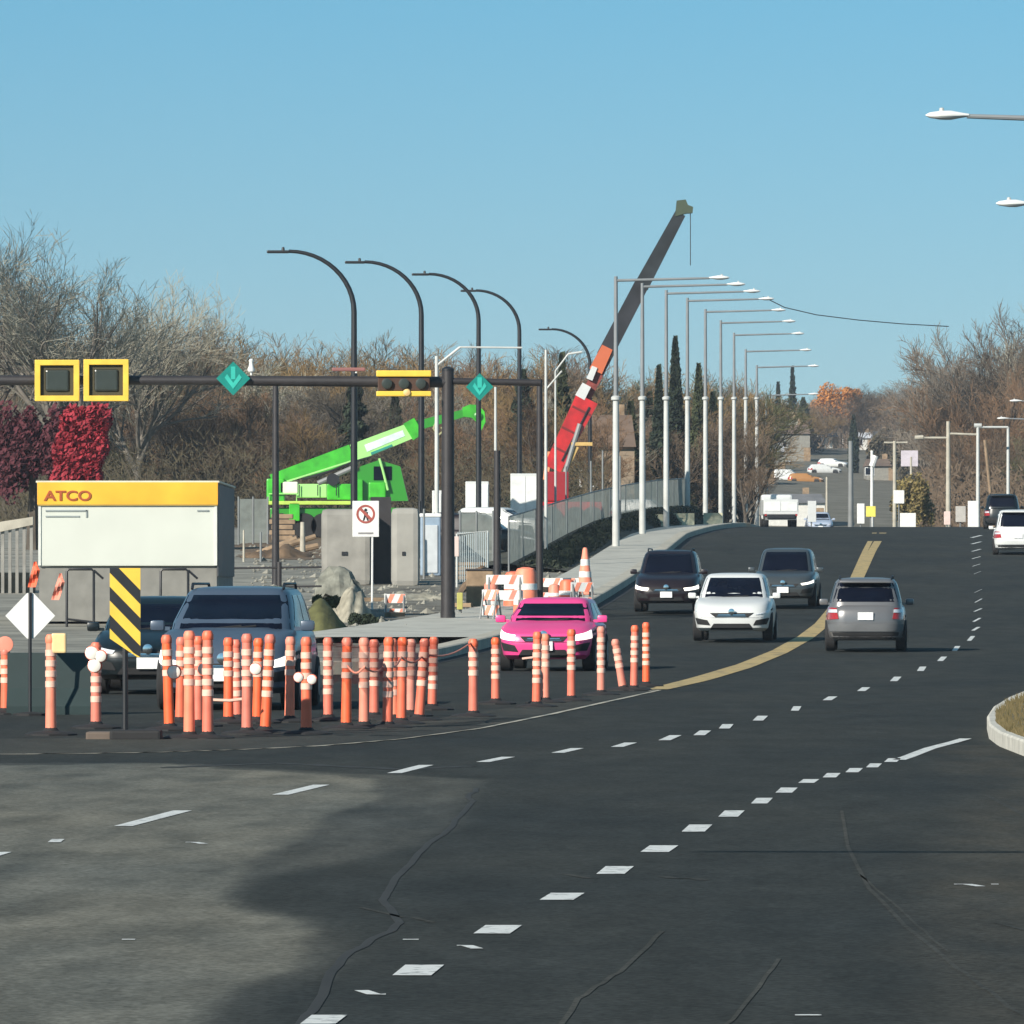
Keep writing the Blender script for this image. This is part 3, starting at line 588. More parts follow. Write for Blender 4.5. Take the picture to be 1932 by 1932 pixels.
        w = MB(); S.patch(w, 'F', [(-.37, .64), (.37, .64), (.38, .655), (-.38, .655)], .022, 10, 1); w.build('grille_bar', M_chrome, gr)
        w = MB(); S.patch(w, 'F', [(-.90, .565), (.90, .565), (.90, .575), (-.90, .575)], .004, 14, 1); w.build('bumper_seam', M_black, o)
        for sx in (-1, 1): w = MB(); w.tube([(sx*.1-.25, fb+.02, belt+.02), (sx*.1+.25, fb+.10, belt+.07)], .012, 5); w.build('wiper', M_black, o)
        y0 = S.pt('F', 0, .70).y; w = MB(); w.lathe([(.075, 0), (.075, .02), (.05, .025)], (0, y0-.055, .705), 16, Matrix.Rotation(R(90), 3, 'X')); w.build('emblem', M_chrome, gr)
        w = MB(); S.patch(w, 'F', [(-.60, .27), (.60, .27), (.46, .42), (-.46, .42)], .010, 12, 3); w.build('lower_grille', M_black, o)
        if plate and front != 'slim':
            yp = S.pt('F', 0, .50).y; MB().box((0, yp-.03, .49), (.34, .02, .17)).build('licence_plate', M_plate, o)
    # rear
    for sx in (-1, 1):
        w = MB(); S.patch(w, 'B', [(sx*.66, .72), (sx*.97, .70), (sx*.955, .98), (sx*.74, .96)], .014, 8, 3); w.build('tail_light', M_tail, o)
        if rear: w = MB(); S.patch(w, 'B', [(sx*.70, .86), (sx*.93, .86), (sx*.93, .93), (sx*.72, .93)], .022, 6, 1); w.build('reversing_light', M_head, o)
    w = MB(); S.patch(w, 'B', [(-.94, .27), (.94, .27), (.97, .42), (-.97, .42)], .012, 14, 2); w.build('rear_bumper', M_black, o)
    if rear:
        w = MB(); S.patch(w, 'B', [(-.9, .44), (.9, .44), (.93, .60), (-.93, .60)], .03, 14, 2); w.build('bumper_panel', trim, o)
        yp = S.pt('B', 0, .78).y; MB().box((0, yp+.03, .78), (.34, .02, .17)).build('licence_plate', M_plate, o)
        w = MB(); w.bbox((0, rt+.16, H-.10), (W*.62, .26, .05), .02); w.sm = True; w.build('roof_spoiler', paintm, o)
    if roofrail and kind != 'sedan':
        for sx in (-1, 1): MB().tube([(sx*a*.66, ft+.25, H-.04), (sx*a*.66, ft+.35, H+.03), (sx*a*.64, rt-.25, H+.03), (sx*a*.64, rt-.15, H-.04)], .02, 6).build('roof_rail', M_blackmetal, o)
    return o
P_white = paint('white car paint', (.60, .61, .60)); P_dark = paint('dark burgundy car paint', (.012, .006, .008)); P_grey = paint('grey car paint', (.065, .075, .08), .3, .3)
P_silver = paint('silver car paint', (.155, .155, .16), .3, .3); P_pink = paint('pink car paint', (.74, .06, .24)); P_blue = paint('silver blue car paint', (.065, .09, .13), .35, .1); P_black = paint('black car paint', (.004, .008, .010))
yawr = -math.atan(.075)
def cp(px, d): return gz(px, d)
make_car('sport_utility_car', 'white oncoming car with black lower grille, nearest in the right oncoming lane', 'car', cp(1378, 152)+Vector((.2, 2.3, .06)), yawr, P_white, 4.6, 1.9, 1.64, front='slim', roofrail=False)
make_car('sport_utility_car', 'dark burgundy oncoming car with lit headlights beside the kerb', 'car', cp(1255, 181)+Vector((.2, 2.3, .10)), yawr, P_dark, 4.6, 1.9, 1.78, belt=1.08, front='one', lamps=M_lit)
make_car('sport_utility_car', 'grey oncoming car behind the white one', 'car', cp(1478, 187)+Vector((.2, 2.3, .10)), yawr-.02, P_grey, 4.6, 1.88, 1.74, front='wide', roofrail=False, lamps=M_lit)
make_car('sport_utility_car', 'silver car seen from behind with roof rails, right of the yellow line', 'car', cp(1628, 141)+Vector((.2, 2.2, .04)), yawr+.01, P_silver, 4.4, 1.8, 1.64, rear=True, front='wide', trim=mat('grey bumper plastic', (.11, .115, .12), .6))
make_car('small_car', 'bright pink oncoming car behind the orange posts', 'car', cp(1022, 119)+Vector((.25, 2.2, .0)), -math.atan(.095), P_pink, 4.5, 1.80, 1.40, .92, front='tall', roofrail=False, lamps=M_lit)
make_car('minivan', 'silver blue minivan behind the orange posts', 'car', cp(424, 84)+Vector((.1, 2.4, 0)), -math.atan(.05), P_blue, 4.9, 1.88, 1.66, 1.06, kind='van', front='tall', lamps=M_lit)
make_car('dark_car', 'black car half hidden left of the silver blue minivan', 'car', cp(285, 96)+Vector((0, 2.3, 0)), -math.atan(.02), P_black, 4.6, 1.8, 1.50, .96, front='wide', roofrail=False)
make_car('sport_utility_car', 'white car seen from behind, cut by the right picture edge', 'car', cp(1920, 256)+Vector((.2, 2.3, 0)), yawr, P_white, 4.7, 2.05, 1.86, 1.08, rear=True, trim=P_white, roofrail=False)
make_car('sport_utility_car', 'dark car ahead of the white car at the right edge', 'car', cp(1890, 330)+Vector((.2, 2.3, .0)), yawr, P_black, 4.8, 1.95, 1.85, 1.1, rear=True, trim=M_black)
make_car('small_car', 'pale blue car sinking behind the crest left of the yellow line', 'car', cp(1548, 432)+Vector((0, 2, 0)), 0, paint('pale blue car paint', (.38, .44, .55)), 4.4, 1.8, 1.55, .98, lowdetail=True, roofrail=False)
make_car('small_car', 'white car on the far road climbing the hill', 'car', Vector(GP(1572, 884, 0, 520, 1400)), R(70), P_white, 4.6, 1.8, 1.5, .98, lowdetail=True, roofrail=False)
# ------------------------------------------------------------------ orange tube posts
def tube_post(label, px, top, bot, lean=0, topper=None, m=None, bands=4):
    p = GP(px, bot-3); s = F/p.y; h = (bot-3-top)/s
    o = thing('delineator_post', label, 'traffic post', p, 0, 'orange tube posts along the island')
    x = lean/s; m = m or (M_or if int(px) % 3 else M_or2)
    P = lambda t: (x*(t/h), 0, t)
    MB().tube([P(.05), P(h*.5), P(h*.55), P(h-.10)], [.062, .056, .055, .055], 14).build('tube', m, o)
    MB().lathe([(.05, h-.11), (.062, h-.09), (.062, h-.04), (.045, h-.005), (.02, h)], (x*(1-.05/h), 0, 0), 14).build('handle_cap', m, o)
    for k in range(bands):
        t = h*.93-.10-.115*k-.03; q = P(t); MB().tube([P(t-.036), P(t-.034), P(t+.034), P(t+.036)], [.058, .063, .063, .058], 14).build('reflective_band', M_band, o)
    MB().lathe([(.29, 0), (.29, .03), (.24, .05), (.09, .065), (.06, .10)], n=8).build('base', M_black, o)
    if topper == 'round':
        t = MB(); t.lathe([(.07, -.035), (.105, -.03), (.105, .03), (.07, .035)], (x, -.02, h+.04), 18, Matrix.Rotation(R(90), 3, 'X')); t.build('warning_light', M_or2, o)
    if topper == 'box':
        t = MB(); t.bbox((x+.09, 0, h-.10), (.16, .12, .22), .02); t.build('warning_light', mat('lamp cream', (.85, .62, .3), .4), o)
    return o
POSTS = [(10, 1222, 1353, 0, 'round', 'with a round orange lamp on top, cut by the left edge'), (96, 1197, 1393, 0, 'box', 'with a pale box lamp, left of the striped hazard board'), (181, 1212, 1380, 0, None, 'just left of the striped hazard board'),
 (320, 1198, 1384, -6, None, 'at the left headlight of the minivan'), (357, 1190, 1400, 0, None, 'in front of the minivan grille, left one of a close pair'), (392, 1190, 1400, 0, None, 'in front of the minivan grille, right one of a close pair'),
 (431, 1203, 1370, 0, None, 'thin and set back, before the middle of the minivan'), (466, 1196, 1392, 0, None, 'before the right headlight of the minivan'), (500, 1197, 1390, 10, None, 'leaning right at the right corner of the minivan front'),
 (546, 1201, 1368, 2, None, 'set back at the right side of the minivan'), (578, 1202, 1392, 0, None, 'in the front row right beside the minivan'), (619, 1203, 1366, 0, None, 'thin and set back, just right of the minivan'),
 (653, 1203, 1382, 2, None, 'left post of the pair on one black base'), (687, 1203, 1380, 0, None, 'right post of the pair on one black base'), (731, 1202, 1380, 3, None, 'left one of three crowded posts left of the rope gap'), (757, 1203, 1373, 3, None, 'second of the crowded posts left of the rope gap'),
 (790, 1205, 1366, 12, None, 'leaning right, left one of the pair before the open gap'), (815, 1202, 1345, 4, None, 'last one before the open gap right of the crowded posts'), (893, 1205, 1358, 0, None, 'standing alone between the crowded posts and the pink car'),
 (935, 1203, 1334, 0, None, 'at the left headlight of the pink car'), (1012, 1192, 1340, 2, None, 'before the middle of the pink car, left of two'), (1029, 1196, 1332, 0, None, 'before the middle of the pink car, right of two'),
 (1078, 1187, 1328, 0, None, 'before the right headlight of the pink car'), (1134, 1182, 1317, 0, None, 'thick pale one right of the pink car'), (1176, 1206, 1308, -16, None, 'leaning left near the end of the row'), (1196, 1180, 1308, 2, None, 'second from the right end of the row'), (1219, 1174, 1300, 0, None, 'at the right end of the row'),
 (340, 1202, 1371, 2, None, 'set back behind the left headlight post of the minivan'), (374, 1200, 1376, 0, None, 'set back between the close pair before the minivan grille'), (448, 1207, 1366, -3, None, 'set back between the thin one and the right headlight post'), (485, 1204, 1370, 3, None, 'set back left of the post leaning right at the minivan corner'),
 (706, 1207, 1362, 0, None, 'set back right of the pair on one black base'), (744, 1205, 1366, -4, None, 'set back between the crowded posts left of the rope gap'), (774, 1206, 1357, 2, None, 'set back right of the second crowded post')]
for i, (px, top, bot, lean, tp, lab) in enumerate(POSTS):
    tube_post('orange tube post '+lab, px, top, bot, lean, tp, bands=3+(i % 3))
def rope(name, label, pts, m, r=.012, sag=.08):
    P = []
    for i in range(len(pts)-1):
        for k in range(8): t = k/8; a = pts[i].lerp(pts[i+1], t); a.z -= sag*math.sin(math.pi*t); P.append(a)
    P.append(pts[-1]); tag(MB().tube(P, r, 6).build(name, m), label, 'rope')
gp = lambda px, py, d: PX(px, py, d)
rope('barrier_tape', 'orange tape sagging between the crowded posts', [gp(655, 1255, 73), gp(687, 1258, 73), gp(731, 1250, 74), gp(757, 1240, 75), gp(800, 1235, 78), gp(890, 1212, 80)], M_or2)
rope('cross_bar', 'pale orange bar tied across the posts before the minivan', [gp(385, 1320, 71), gp(433, 1322, 71), gp(466, 1318, 71)], M_band, .018, 0)
rope('cross_bar', 'pale orange bar tied between posts before the pink car', [gp(985, 1243, 94), gp(1010, 1240, 94), gp(1030, 1240, 94)], M_band, .018, 0)
# small clear lamps tied in the post row (cluster near hazard board)
def warning_lamp(label, px, py, d, r, m):
    o = thing('warning_lamp', label, 'lamp', PX(px, py, d), 0, 'small warning lamps clipped on the posts'); Mx = Matrix.Rotation(R(90), 3, 'X')
    MB().lathe([(r*.7, -.03), (r, -.02), (r, .02), (r*.7, .03)], n=16, M=Mx).build('lens', m, o); MB().lathe([(r*1.15, -.045), (r*1.15, -.03), (r*.5, -.02)], (0, .05, 0), 16, Mx).build('housing', M_or, o)
M_lampw = mat('clear lamp plastic', (.85, .80, .72), .2, coat=1)
for px, py, r, lab in [(173, 1232, .07, 'upper left lamp of the cluster left of the hazard board'), (190, 1238, .06, 'upper right lamp of the cluster left of the hazard board'), (178, 1256, .07, 'lowest lamp of the cluster left of the hazard board'), (328, 1268, .07, 'white lamp before the left headlight of the minivan'),
                       (385, 1262, .07, 'white lamp between the close pair of posts'), (482, 1262, .06, 'white lamp before the right headlight of the minivan'), (563, 1278, .05, 'small white lamp right of the minivan front'), (588, 1282, .05, 'small white lamp on the front post beside the minivan')]:
    warning_lamp(lab, px, py, F/174., r, M_lampw)
# striped hazard board
hb = thing('hazard_board', 'yellow and black diagonally striped hazard board on a black post', 'road sign', GP(236, 1398))
sH = F/hb.location.y; hz = lambda y: (1398-y)/sH
MB().tube([(0, .03, .04), (0, .03, hz(1078))], .03, 8).build('post', M_blackmetal, hb)
w_, t_, b_ = .165, hz(1072), hz(1240)
hp = [(-w_, 0, t_), (w_, 0, t_), (w_, 0, b_), (w_*.8, 0, b_), (-w_, 0, b_+.20)]
MB().prism(hp, (0, .02, 0)).build('panel', M_yellow, hb)
def clip(P, f):
    o = []
    for i in range(len(P)):
        a, b = P[i], P[(i+1) % len(P)]; fa, fb = f(a), f(b)
        if fa >= 0: o.append(a)
        if fa*fb < 0: t = fa/(fa-fb); o.append((a[0]+(b[0]-a[0])*t, a[1], a[2]+(b[2]-a[2])*t))
    return o
for k in range(-1, 5):
    z = t_-.20-.30*k; q = [(-w_, -.004, z), (w_, -.004, z-.34), (w_, -.004, z-.49), (-w_, -.004, z-.15)]
    q = clip(clip(q, lambda p: t_-p[2]), lambda p: p[2]-(b_+.20*(w_-p[0])/(2*w_)))
    if len(q) > 2: MB().prism(q, (0, .003, 0)).build('stripe', M_blackmetal, hb)
MB().bbox((.12, 0, .06), (.55, .45, .12), .03).build('base', M_black, hb)
tag(MB().bbox(tuple(GP(190, 1398)+Vector((0, 0, .05))), (.30, .35, .10), .02).build('sandbag', mat('sandbag cloth', (.13, .10, .08), .9)), 'brown sandbag on the asphalt left of the hazard board base', 'sandbag')
# white diamond sign seen from behind, with orange flags
ds = thing('diamond_sign', 'white diamond sign back on a thin black post at the left edge, orange flags above', 'road sign', GP(57, 1352))
sD = F/ds.location.y; zz = lambda y: (1352-y)/sD
MB().tube([(0, -.02, .02), (0, -.02, zz(1118))], .022, 8).build('post', M_blackmetal, ds)
w2 = 47/sD; h2 = 43/sD; zc = zz(1162)
MB().prism([(-w2, 0, zc), (-.04, 0, zc-h2), (.04, 0, zc-h2), (w2, 0, zc), (.04, 0, zc+h2), (-.04, 0, zc+h2)], (0, .015, 0)).build('panel', M_signwhite, ds)
for k, (a, b) in enumerate([((64, 1060), (52, 1108)), ((112, 1082), (96, 1132))]):
    x0 = (a[0]-57)/sD; x1 = (b[0]-57)/sD; fl = MB(); V = []; Fs = []
    for i in range(7):
        for j in range(4): V.append((x0+(x1-x0)*i/6+j*.035*(1 if i > 1 else .3+i*.3), .03*math.sin(i*1.3+j), zz(a[1])+(zz(b[1])-zz(a[1]))*i/6))
    for i in range(6):
        for j in range(3): Fs.append((i*4+j, i*4+j+1, i*4+j+5, i*4+j+4))
    fl.add(V, Fs); fl.add([(p[0], p[1]+.01, p[2]) for p in V], Fs); fl.build('flag', M_or2 if k else M_or, ds)
MB().lathe([(.22, 0), (.22, .04), (.05, .06)], n=8).build('base', M_black, ds)
# dark barrier at far left
jb = thing('road_barrier', 'dark green block barrier behind the left orange posts', 'barrier', GP(95, 1350))
sJ = F/jb.location.y
MB().prism([(-80/sJ, -.25, 0), (-80/sJ, -.25, .12), (-80/sJ, -.12, .35), (-80/sJ, -.08, 118/sJ), (-80/sJ, .08, 118/sJ), (-80/sJ, .12, .35), (-80/sJ, .25, .12), (-80/sJ, .25, 0)], (172/sJ, 0, 0)).build('block', mat('dark green plastic', (.012, .028, .028), .5), jb)
# ------------------------------------------------------------------ office trailer
TD = 171.; sT = F/TD; t0 = gz(241, TD); zt = lambda y: EYE+(HY-y)/sT-t0.z
tr = thing('office_trailer', 'white site office trailer with yellow top band and grey lower half', 'trailer', t0)
wT = 338/sT
MB().bbox((0, 5, (zt(912)+zt(1068))/2), (wT, 10, zt(912)-zt(1068)), .03).build('upper_wall', mat('trailer white', (.56, .58, .52), .5, var=.04, scale=1), tr)
MB().box((0, 5.05, zt(1069)/2+.05), (wT-.5*0-.04, 9.9, zt(1069)-.1)).build('lower_wall', mat('trailer grey', (.20, .195, .175), .7, var=.12), tr)
MB().bbox((0, -.03, zt(931)), (wT+.04, .06, 42/sT), .012).build('name_band', mat('band amber', (.80, .34, .02), .45, var=.05, scale=.5, col2=(.86, .52, .04)), tr)
MB().bbox((0, 5.0, zt(909)), (wT+.12, 10.1, .06), .02).build('roof', mat('roof cream', (.62, .58, .45), .6), tr)
MB().box((0, -.045, zt(953)), (wT+.02, .03, .035)).build('band_trim', mat('trim brown', (.35, .24, .05), .6), tr)
tm = text_mesh('ATCO', .42, .012, .010)
to = bpy.data.objects.new('lettering', tm); C.objects.link(to); tm.materials.append(mat('lettering brown red', (.36, .07, .015), .5)); to.parent = tr; to.location = ((84-241)/sT, -.075, zt(944)); to.rotation_euler = (R(90), 0, 0); to.scale = (1.08, .88, 1)
dc = MB(); q = lambda x0, x1, y0, y1: dc.box((((x0+x1)/2-241)/sT, -.012, (zt(y0)+zt(y1))/2), ((x1-x0)/sT, .03, abs(zt(y1)-zt(y0))))
q(86, 164, 962, 965); q(86, 150, 973, 975.5); q(162, 165, 962, 976); q(372, 394, 962, 965)
dc.build('small_print', mat('print grey', (.25, .28, .28), .6), tr)
MB().box((wT/2+.01, 5, zt(1000)), (.03, 9.98, zt(910)-zt(1085))).build('side_panel', mat('side shade', (.075, .078, .082), .6), tr)  # side turned from the sun, its shade put into the dark colour
for k, (xa, xb, lab) in enumerate([(126, 177, 'left black steel handrail hoop before the trailer'), (303, 355, 'right black steel handrail hoop before the trailer')]):
    d = 168.; s = F/d; b = gz((xa+xb)/2, d); zl = lambda y: EYE+(HY-y)/s-b.z; hw = (xb-xa)/2/s
    o = thing('handrail', lab, 'handrail', b, 0, 'handrails before the trailer')
    MB().tube([(-hw, 0, 0), (-hw, 0, zl(1078)), (-hw+.06, 0, zl(1074)), (hw-.06, 0, zl(1074)), (hw, 0, zl(1078)), (hw, 0, 0)], .035, 8).build('hoop', M_blackmetal, o)
    MB().tube([(-hw, 0, zl(1168)), (hw, 0, zl(1174))], .03, 8).build('lower_bar', M_blackmetal, o)
    MB().tube([(hw, 0, zl(1076)), (hw+.25, .02, zl(1092))], .03, 8).build('brace', M_blackmetal, o)
# parapet at far left
pr = thing('parapet_rail', 'pale bridge parapet with balusters at the left edge', 'railing', gz(30, 205)); s = F/205.; b = pr.location
MB().prism([((-130)/s, 0, EYE+(HY-1000)/s-b.z), (32/s, 0, EYE+(HY-975)/s-b.z), (32/s, 0, EYE+(HY-990)/s-b.z), (-130/s, 0, EYE+(HY-1025)/s-b.z)], (0, .3, 0)).build('top_rail', M_cream, pr)
bl = MB()
for k in range(12): x = (-120+k*13.5)/s; bl.box((x, .15, (EYE+(HY-1000)/s-b.z)/2), (.10, .10, EYE+(HY-1002+k*1.6)/s-b.z))
bl.build('balusters', M_conc, pr)
MB().box((-45/s, .4, .35), (160/s, .2, .7)).build('plinth', M_concd, pr)
# post and rail between trailer and crane
pr = thing('post_and_rail', 'dark post with two thin rails right of the trailer', 'railing', gz(527, 190)); s = F/190.; b = pr.location
MB().tube([(0, 0, 0), (0, 0, EYE+(HY-1060)/s-b.z)], .07, 8).build('post', M_darkmetal, pr)
for y in (1072, 1108): MB().tube([(-85/s, 0, EYE+(HY-y)/s-b.z), (80/s, 0, EYE+(HY-y+2)/s-b.z)], .03, 6).build('rail', M_darkmetal, pr)
# ------------------------------------------------------------------ overhead signal gantry
GD = 171.; sG = F/GD; g0 = gz(845, GD); zG = lambda y: EYE+(HY-y)/sG-g0.z; xG = lambda x: (x-845)/sG
gt = thing('signal_gantry', 'black steel signal mast with long arm reaching to the left edge', 'signal mast', g0)
MB().tube([(0, 0, 0), (0, 0, zG(700))], [.19, .16], 14).build('mast', M_darkmetal, gt)
MB().lathe([(.34, 0), (.34, .06), (.20, .1), (.20, .35)], n=14).build('base_plate', M_darkmetal, gt)
MB().tube([(xG(-300), 0, zG(717)), (xG(400), 0, zG(718)), (0, 0, zG(721))], [.14, .13, .15], 12).build('arm', M_darkmetal, gt)
MB().tube([(0, 0, zG(719)), (xG(1020), .2, zG(722))], .09, 10).build('short_arm', M_darkmetal, gt)
MB().lathe([(.17, 0), (.17, .06), (.05, .12)], (0, 0, zG(700)), 14).build('cap', M_blackmetal, gt)
def square_signal(label, x0, x1, y0, y1):
    d = GD-.35; s = F/d; p = PX((x0+x1)/2, (y0+y1)/2, d); w = (x1-x0)/s; h = (y1-y0)/s; t = .15
    o = thing('square_signal', label, 'traffic light', p, 0, 'paired square traffic signals')
    fr = MB(); fr.bbox((0, 0, h/2-t/2), (w, .22, t), .02); fr.bbox((0, 0, -h/2+t/2), (w, .22, t), .02); fr.bbox((-w/2+t/2, 0, 0), (t, .218, h-2*t+.02), .01); fr.bbox((w/2-t/2, 0, 0), (t, .218, h-2*t+.02), .01)
    fr.build('frame', M_yellow, o)
    MB().bbox((0, .08, 0), (w-.28, .16, h-.28), .02).build('housing', mat('signal dark olive', (.05, .04, .012), .6), o)
    MB().bbox((0, -.02, 0), (w*.52, .06, h*.52), .05).build('lens', M_lens, o)
square_signal('left one of the two yellow framed square signals on the arm', 66, 150, 679, 757); square_signal('right one of the two yellow framed square signals on the arm', 158, 243, 678, 757)
d = GD-.35; s = F/d; p = PX(762, 724, d); o = thing('bar_signal', 'horizontal yellow edged signal head beside the black mast', 'traffic light', p)
MB().bbox((0, 0, 19/s), (104/s, .30, 12/s), .03).build('top_edge', M_yellow, o); MB().bbox((0, 0, -19/s), (104/s, .30, 10/s), .03).build('bottom_edge', M_yellow, o)
MB().bbox((0, .05, 0), (98/s, .26, 27/s), .02).build('housing', mat('housing brown', (.06, .025, .012), .6), o)
for x in (-32, 0, 32): MB().lathe([(.14, 0), (.14, .10), (.10, .11)], (x/s, -.08, 0), 16, Matrix.Rotation(R(90), 3, 'X')).build('lens', M_lens, o)
MB().lathe([(.11, 0), (.09, .08), (.03, .1)], (6/s, -.12, -17/s), 12, Matrix.Rotation(R(90), 3, 'X')).build('bracket_knob', mat('pale amber', (.75, .5, .2), .5), o)
def diamond(label, px, py, r, dim=False):
    d = GD-.25; s = F/d; o = thing('diamond_marker', label, 'road sign', PX(px, py, d)); q = r/s
    MB().prism([(-q, 0, 0), (0, 0, -q), (q, 0, 0), (0, 0, q)], (0, .03, 0)).build('panel', M_teal, o)
    ar = MB(); ar.prism([(-.06, -.012, q*.7), (.06, -.012, q*.7), (.06, -.012, -.02), (-.06, -.012, -.02)], (0, .01, 0)); ar.prism([(-q*.5, -.012, .02), (-q*.36, -.012, .12), (0, -.012, -.12), (q*.36, -.012, .12), (q*.5, -.012, .02), (0, -.012, -q*.62)], (0, .01, 0)); ar.build('arrow', M_teal2, o)
diamond('teal diamond sign with a down arrow on the middle of the arm', 440, 714, 32); diamond('dim teal diamond sign on the short arm right of the mast', 905, 730, 26)
o = thing('camera_detector', 'small white detector standing on the signal arm', 'detector', PX(474, 708, GD)); MB().tube([(0, 0, 0), (0, 0, .12)], .03, 6).build('stem', M_signwhite, o); MB().lathe([(.09, .10), (.10, .16), (.06, .26), (.05, .34), (.07, .40), (.03, .44)], n=12).build('head', M_signwhite, o)
o = thing('camera_detector', 'small pale detector lying on the arm left of the bar signal', 'detector', PX(672, 704, GD)); MB().tube([(0, 0, 0), (0, 0, .08)], .03, 6).build('stem', M_signwhite, o); MB().bbox((-.2, 0, .10), (.9, .12, .10), .03).build('head', mat('dull red', (.25, .10, .09), .6), o)
def pole(label, px, d, y1, r, m, name='pole', y0=None, cat='pole', arms=(), r1=None):
    b = gz(px, d); s = F/d; o = thing(name, label, cat, b); h = EYE+(HY-y1)/s-b.z
    MB().tube([(0, 0, -.1), (0, 0, h)], [r, r1 or r*.75], 10).build('shaft', m, o)
    for (xa, ya, xb, yb, rr) in arms: MB().tube([((xa-px)/s, 0, EYE+(HY-ya)/s-b.z), ((xb-px)/s, 0, EYE+(HY-yb)/s-b.z)], rr, 8).build('arm', m, o)
    return o
pole('dark brown post under the signal arm left of the green crane', 520, 215, 722, .13, M_darkmetal)
pole('black post between the mast and the red crane carrying the short arm', 1018, 185, 716, .11, M_darkmetal)
pole('short dark post left of the chain fence', 938, 200, 850, .13, M_darkmetal)
pole('thin pale post just left of the black mast with a slanting arm', 824, 235, 672, .09, M_galv, arms=((824, 690, 868, 655, .05), (868, 655, 985, 656, .035)))
pole('thin pale post right of the black mast', 935, 260, 730, .07, M_galv)
pole('thin pale post left of the red crane boom', 1030, 250, 660, .07, M_galv, arms=((1030, 735, 1060, 700, .035),))
pole('thin pale post with curved lamp behind the red crane', 1048, 300, 700, .06, M_galv, arms=((1048, 700, 1072, 668, .04), (1072, 668, 1098, 664, .05)))
for px, y in ((1115, 870), (1137, 850), (1170, 860), (1068, 880)): pole({1115: 'thin fence post right of the red crane base', 1137: 'thin pale post left of the first lamp post', 1170: 'thin pale post behind the first lamp post', 1068: 'thin post at the foot of the red crane'}[px], px, 300, y, .05, M_galv2)
# ------------------------------------------------------------------ street lamps
def davit(label, px, d, top, reach):
    b = gz(px, d); s = F/d; h = EYE+(HY-top)/s-b.z; o = thing('davit_lamp', label, 'street lamp', b, 0, 'black curved street lamps at the left'); rx = reach/s-.75; rz = rx*.93
    P = [(0, 0, -.05), (0, 0, h*.4), (0, 0, h-rz)]+[(-rx*(1-math.cos(t)), 0, h-rz+rz*math.sin(t)) for t in [math.pi/2*k/12 for k in range(1, 13)]]
    MB().tube(P, [.13, .12, .10]+[.095-.003*k for k in range(12)], 10).build('pole', M_blackmetal, o)
    MB().bbox((-rx-.38, 0, h-.02), (.80, .30, .10), .04).build('lamp_head', M_blackmetal, o)
    MB().lathe([(.06, 0), (.05, .10), (.02, .12)], (-rx-.2, 0, h+.03), 8).build('sensor', M_blackmetal, o)
    MB().lathe([(.24, 0), (.24, .05), (.16, .1)], n=10).build('base_plate', M_blackmetal, o)
for i, (px, d, top, reach) in enumerate([(668, 226, 474, 163), (795, 250, 494, 143), (903, 286, 517, 125), (980, 320, 548, 110), (1113, 375, 621, 96)]):
    davit(['leftmost and tallest', 'second from left', 'third from left', 'fourth from left', 'fifth and lowest, before the red crane boom,'][i]+' black curved street lamp', px, d, top, reach)
def long_lamp(label, px, d, top, arm=3.9, side=1, group='pale street lamps along the overpass', collar=True, m=None):
    b = gz(px, d); s = F/d; h = EYE+(HY-top)/s-b.z; o = thing('street_lamp', label, 'street lamp', b, 0, group); zc = EYE+(HY-752)/s-b.z
    if not 2 < zc < h-2: zc = h*.55
    m = m or M_galv
    MB().tube([(0, 0, -.05), (0, 0, zc)], [.155, .125], 12).build('lower_shaft', m, o); MB().tube([(0, 0, zc), (0, 0, h+.12)], [.10, .075], 12).build('upper_shaft', M_galvu if side > 0 else m, o)
    if collar: MB().lathe([(.13, -.1), (.2, -.05), (.2, .06), (.12, .12)], (0, 0, zc), 12).build('collar', m, o)
    MB().tube([(0, 0, h-.05), (side*arm*.5, 0, h+.0), (side*arm, 0, h+.05)], [.06, .055, .045], 8).build('arm', M_galvu, o)
    hd = MB(); hd.lathe([(.02, 0), (.10, .08), (.165, .30), (.17, .5), (.10, .70), (.055, .86)], (0, 0, 0), 14, Matrix.Scale(.55, 3, Vector((0, 0, 1))) @ Matrix.Rotation(R(90), 3, 'Y')); hd.v = [(side*(arm+.82)-side*x, y, h+.07+z) for x, y, z in hd.v]; hd.build('lamp_head', M_signwhite, o)
    MB().lathe([(.05, 0), (.045, .09), (.02, .1)], (side*(arm+.5), 0, h+.12), 8).build('sensor', m, o)
    MB().lathe([(.3, 0), (.3, .06), (.2, .12)], n=12).build('base_plate', m, o)
    return o
LX = [(1162, 527), (1212, 539), (1257, 552), (1297, 566), (1331, 587), (1360, 608), (1385, 631), (1407, 662), (1428, 692), (1446, 745)]
nth = ['first', 'second', 'third', 'fourth', 'fifth', 'sixth', 'seventh', 'eighth', 'ninth', 'tenth']
for i, (x, t) in enumerate(LX): long_lamp(nth[i]+' pale street lamp from the left in the row along the overpass', x, 264+27.3*i, t, arm=3.9 if i < 9 else 3.4)
def right_lamp(label, xtip, y, d, arm):
    s = F/d; px = xtip+(arm+.78)*s; return long_lamp(label, px, d, y, arm, -1, 'pale street lamps on the right side', False)
right_lamp('pale lamp head on a long arm reaching in from the right, topmost', 1750, 224, 126, 3.0)
right_lamp('pale lamp head at the right edge below the topmost one', 1882, 389, 156, 3.0)
right_lamp('far pale lamp on a level arm at the right edge above the white car', 1882, 791, 470, 3.0)
right_lamp('farthest level lamp arm at the right edge above its neighbour', 1906, 758, 440, 3.0)
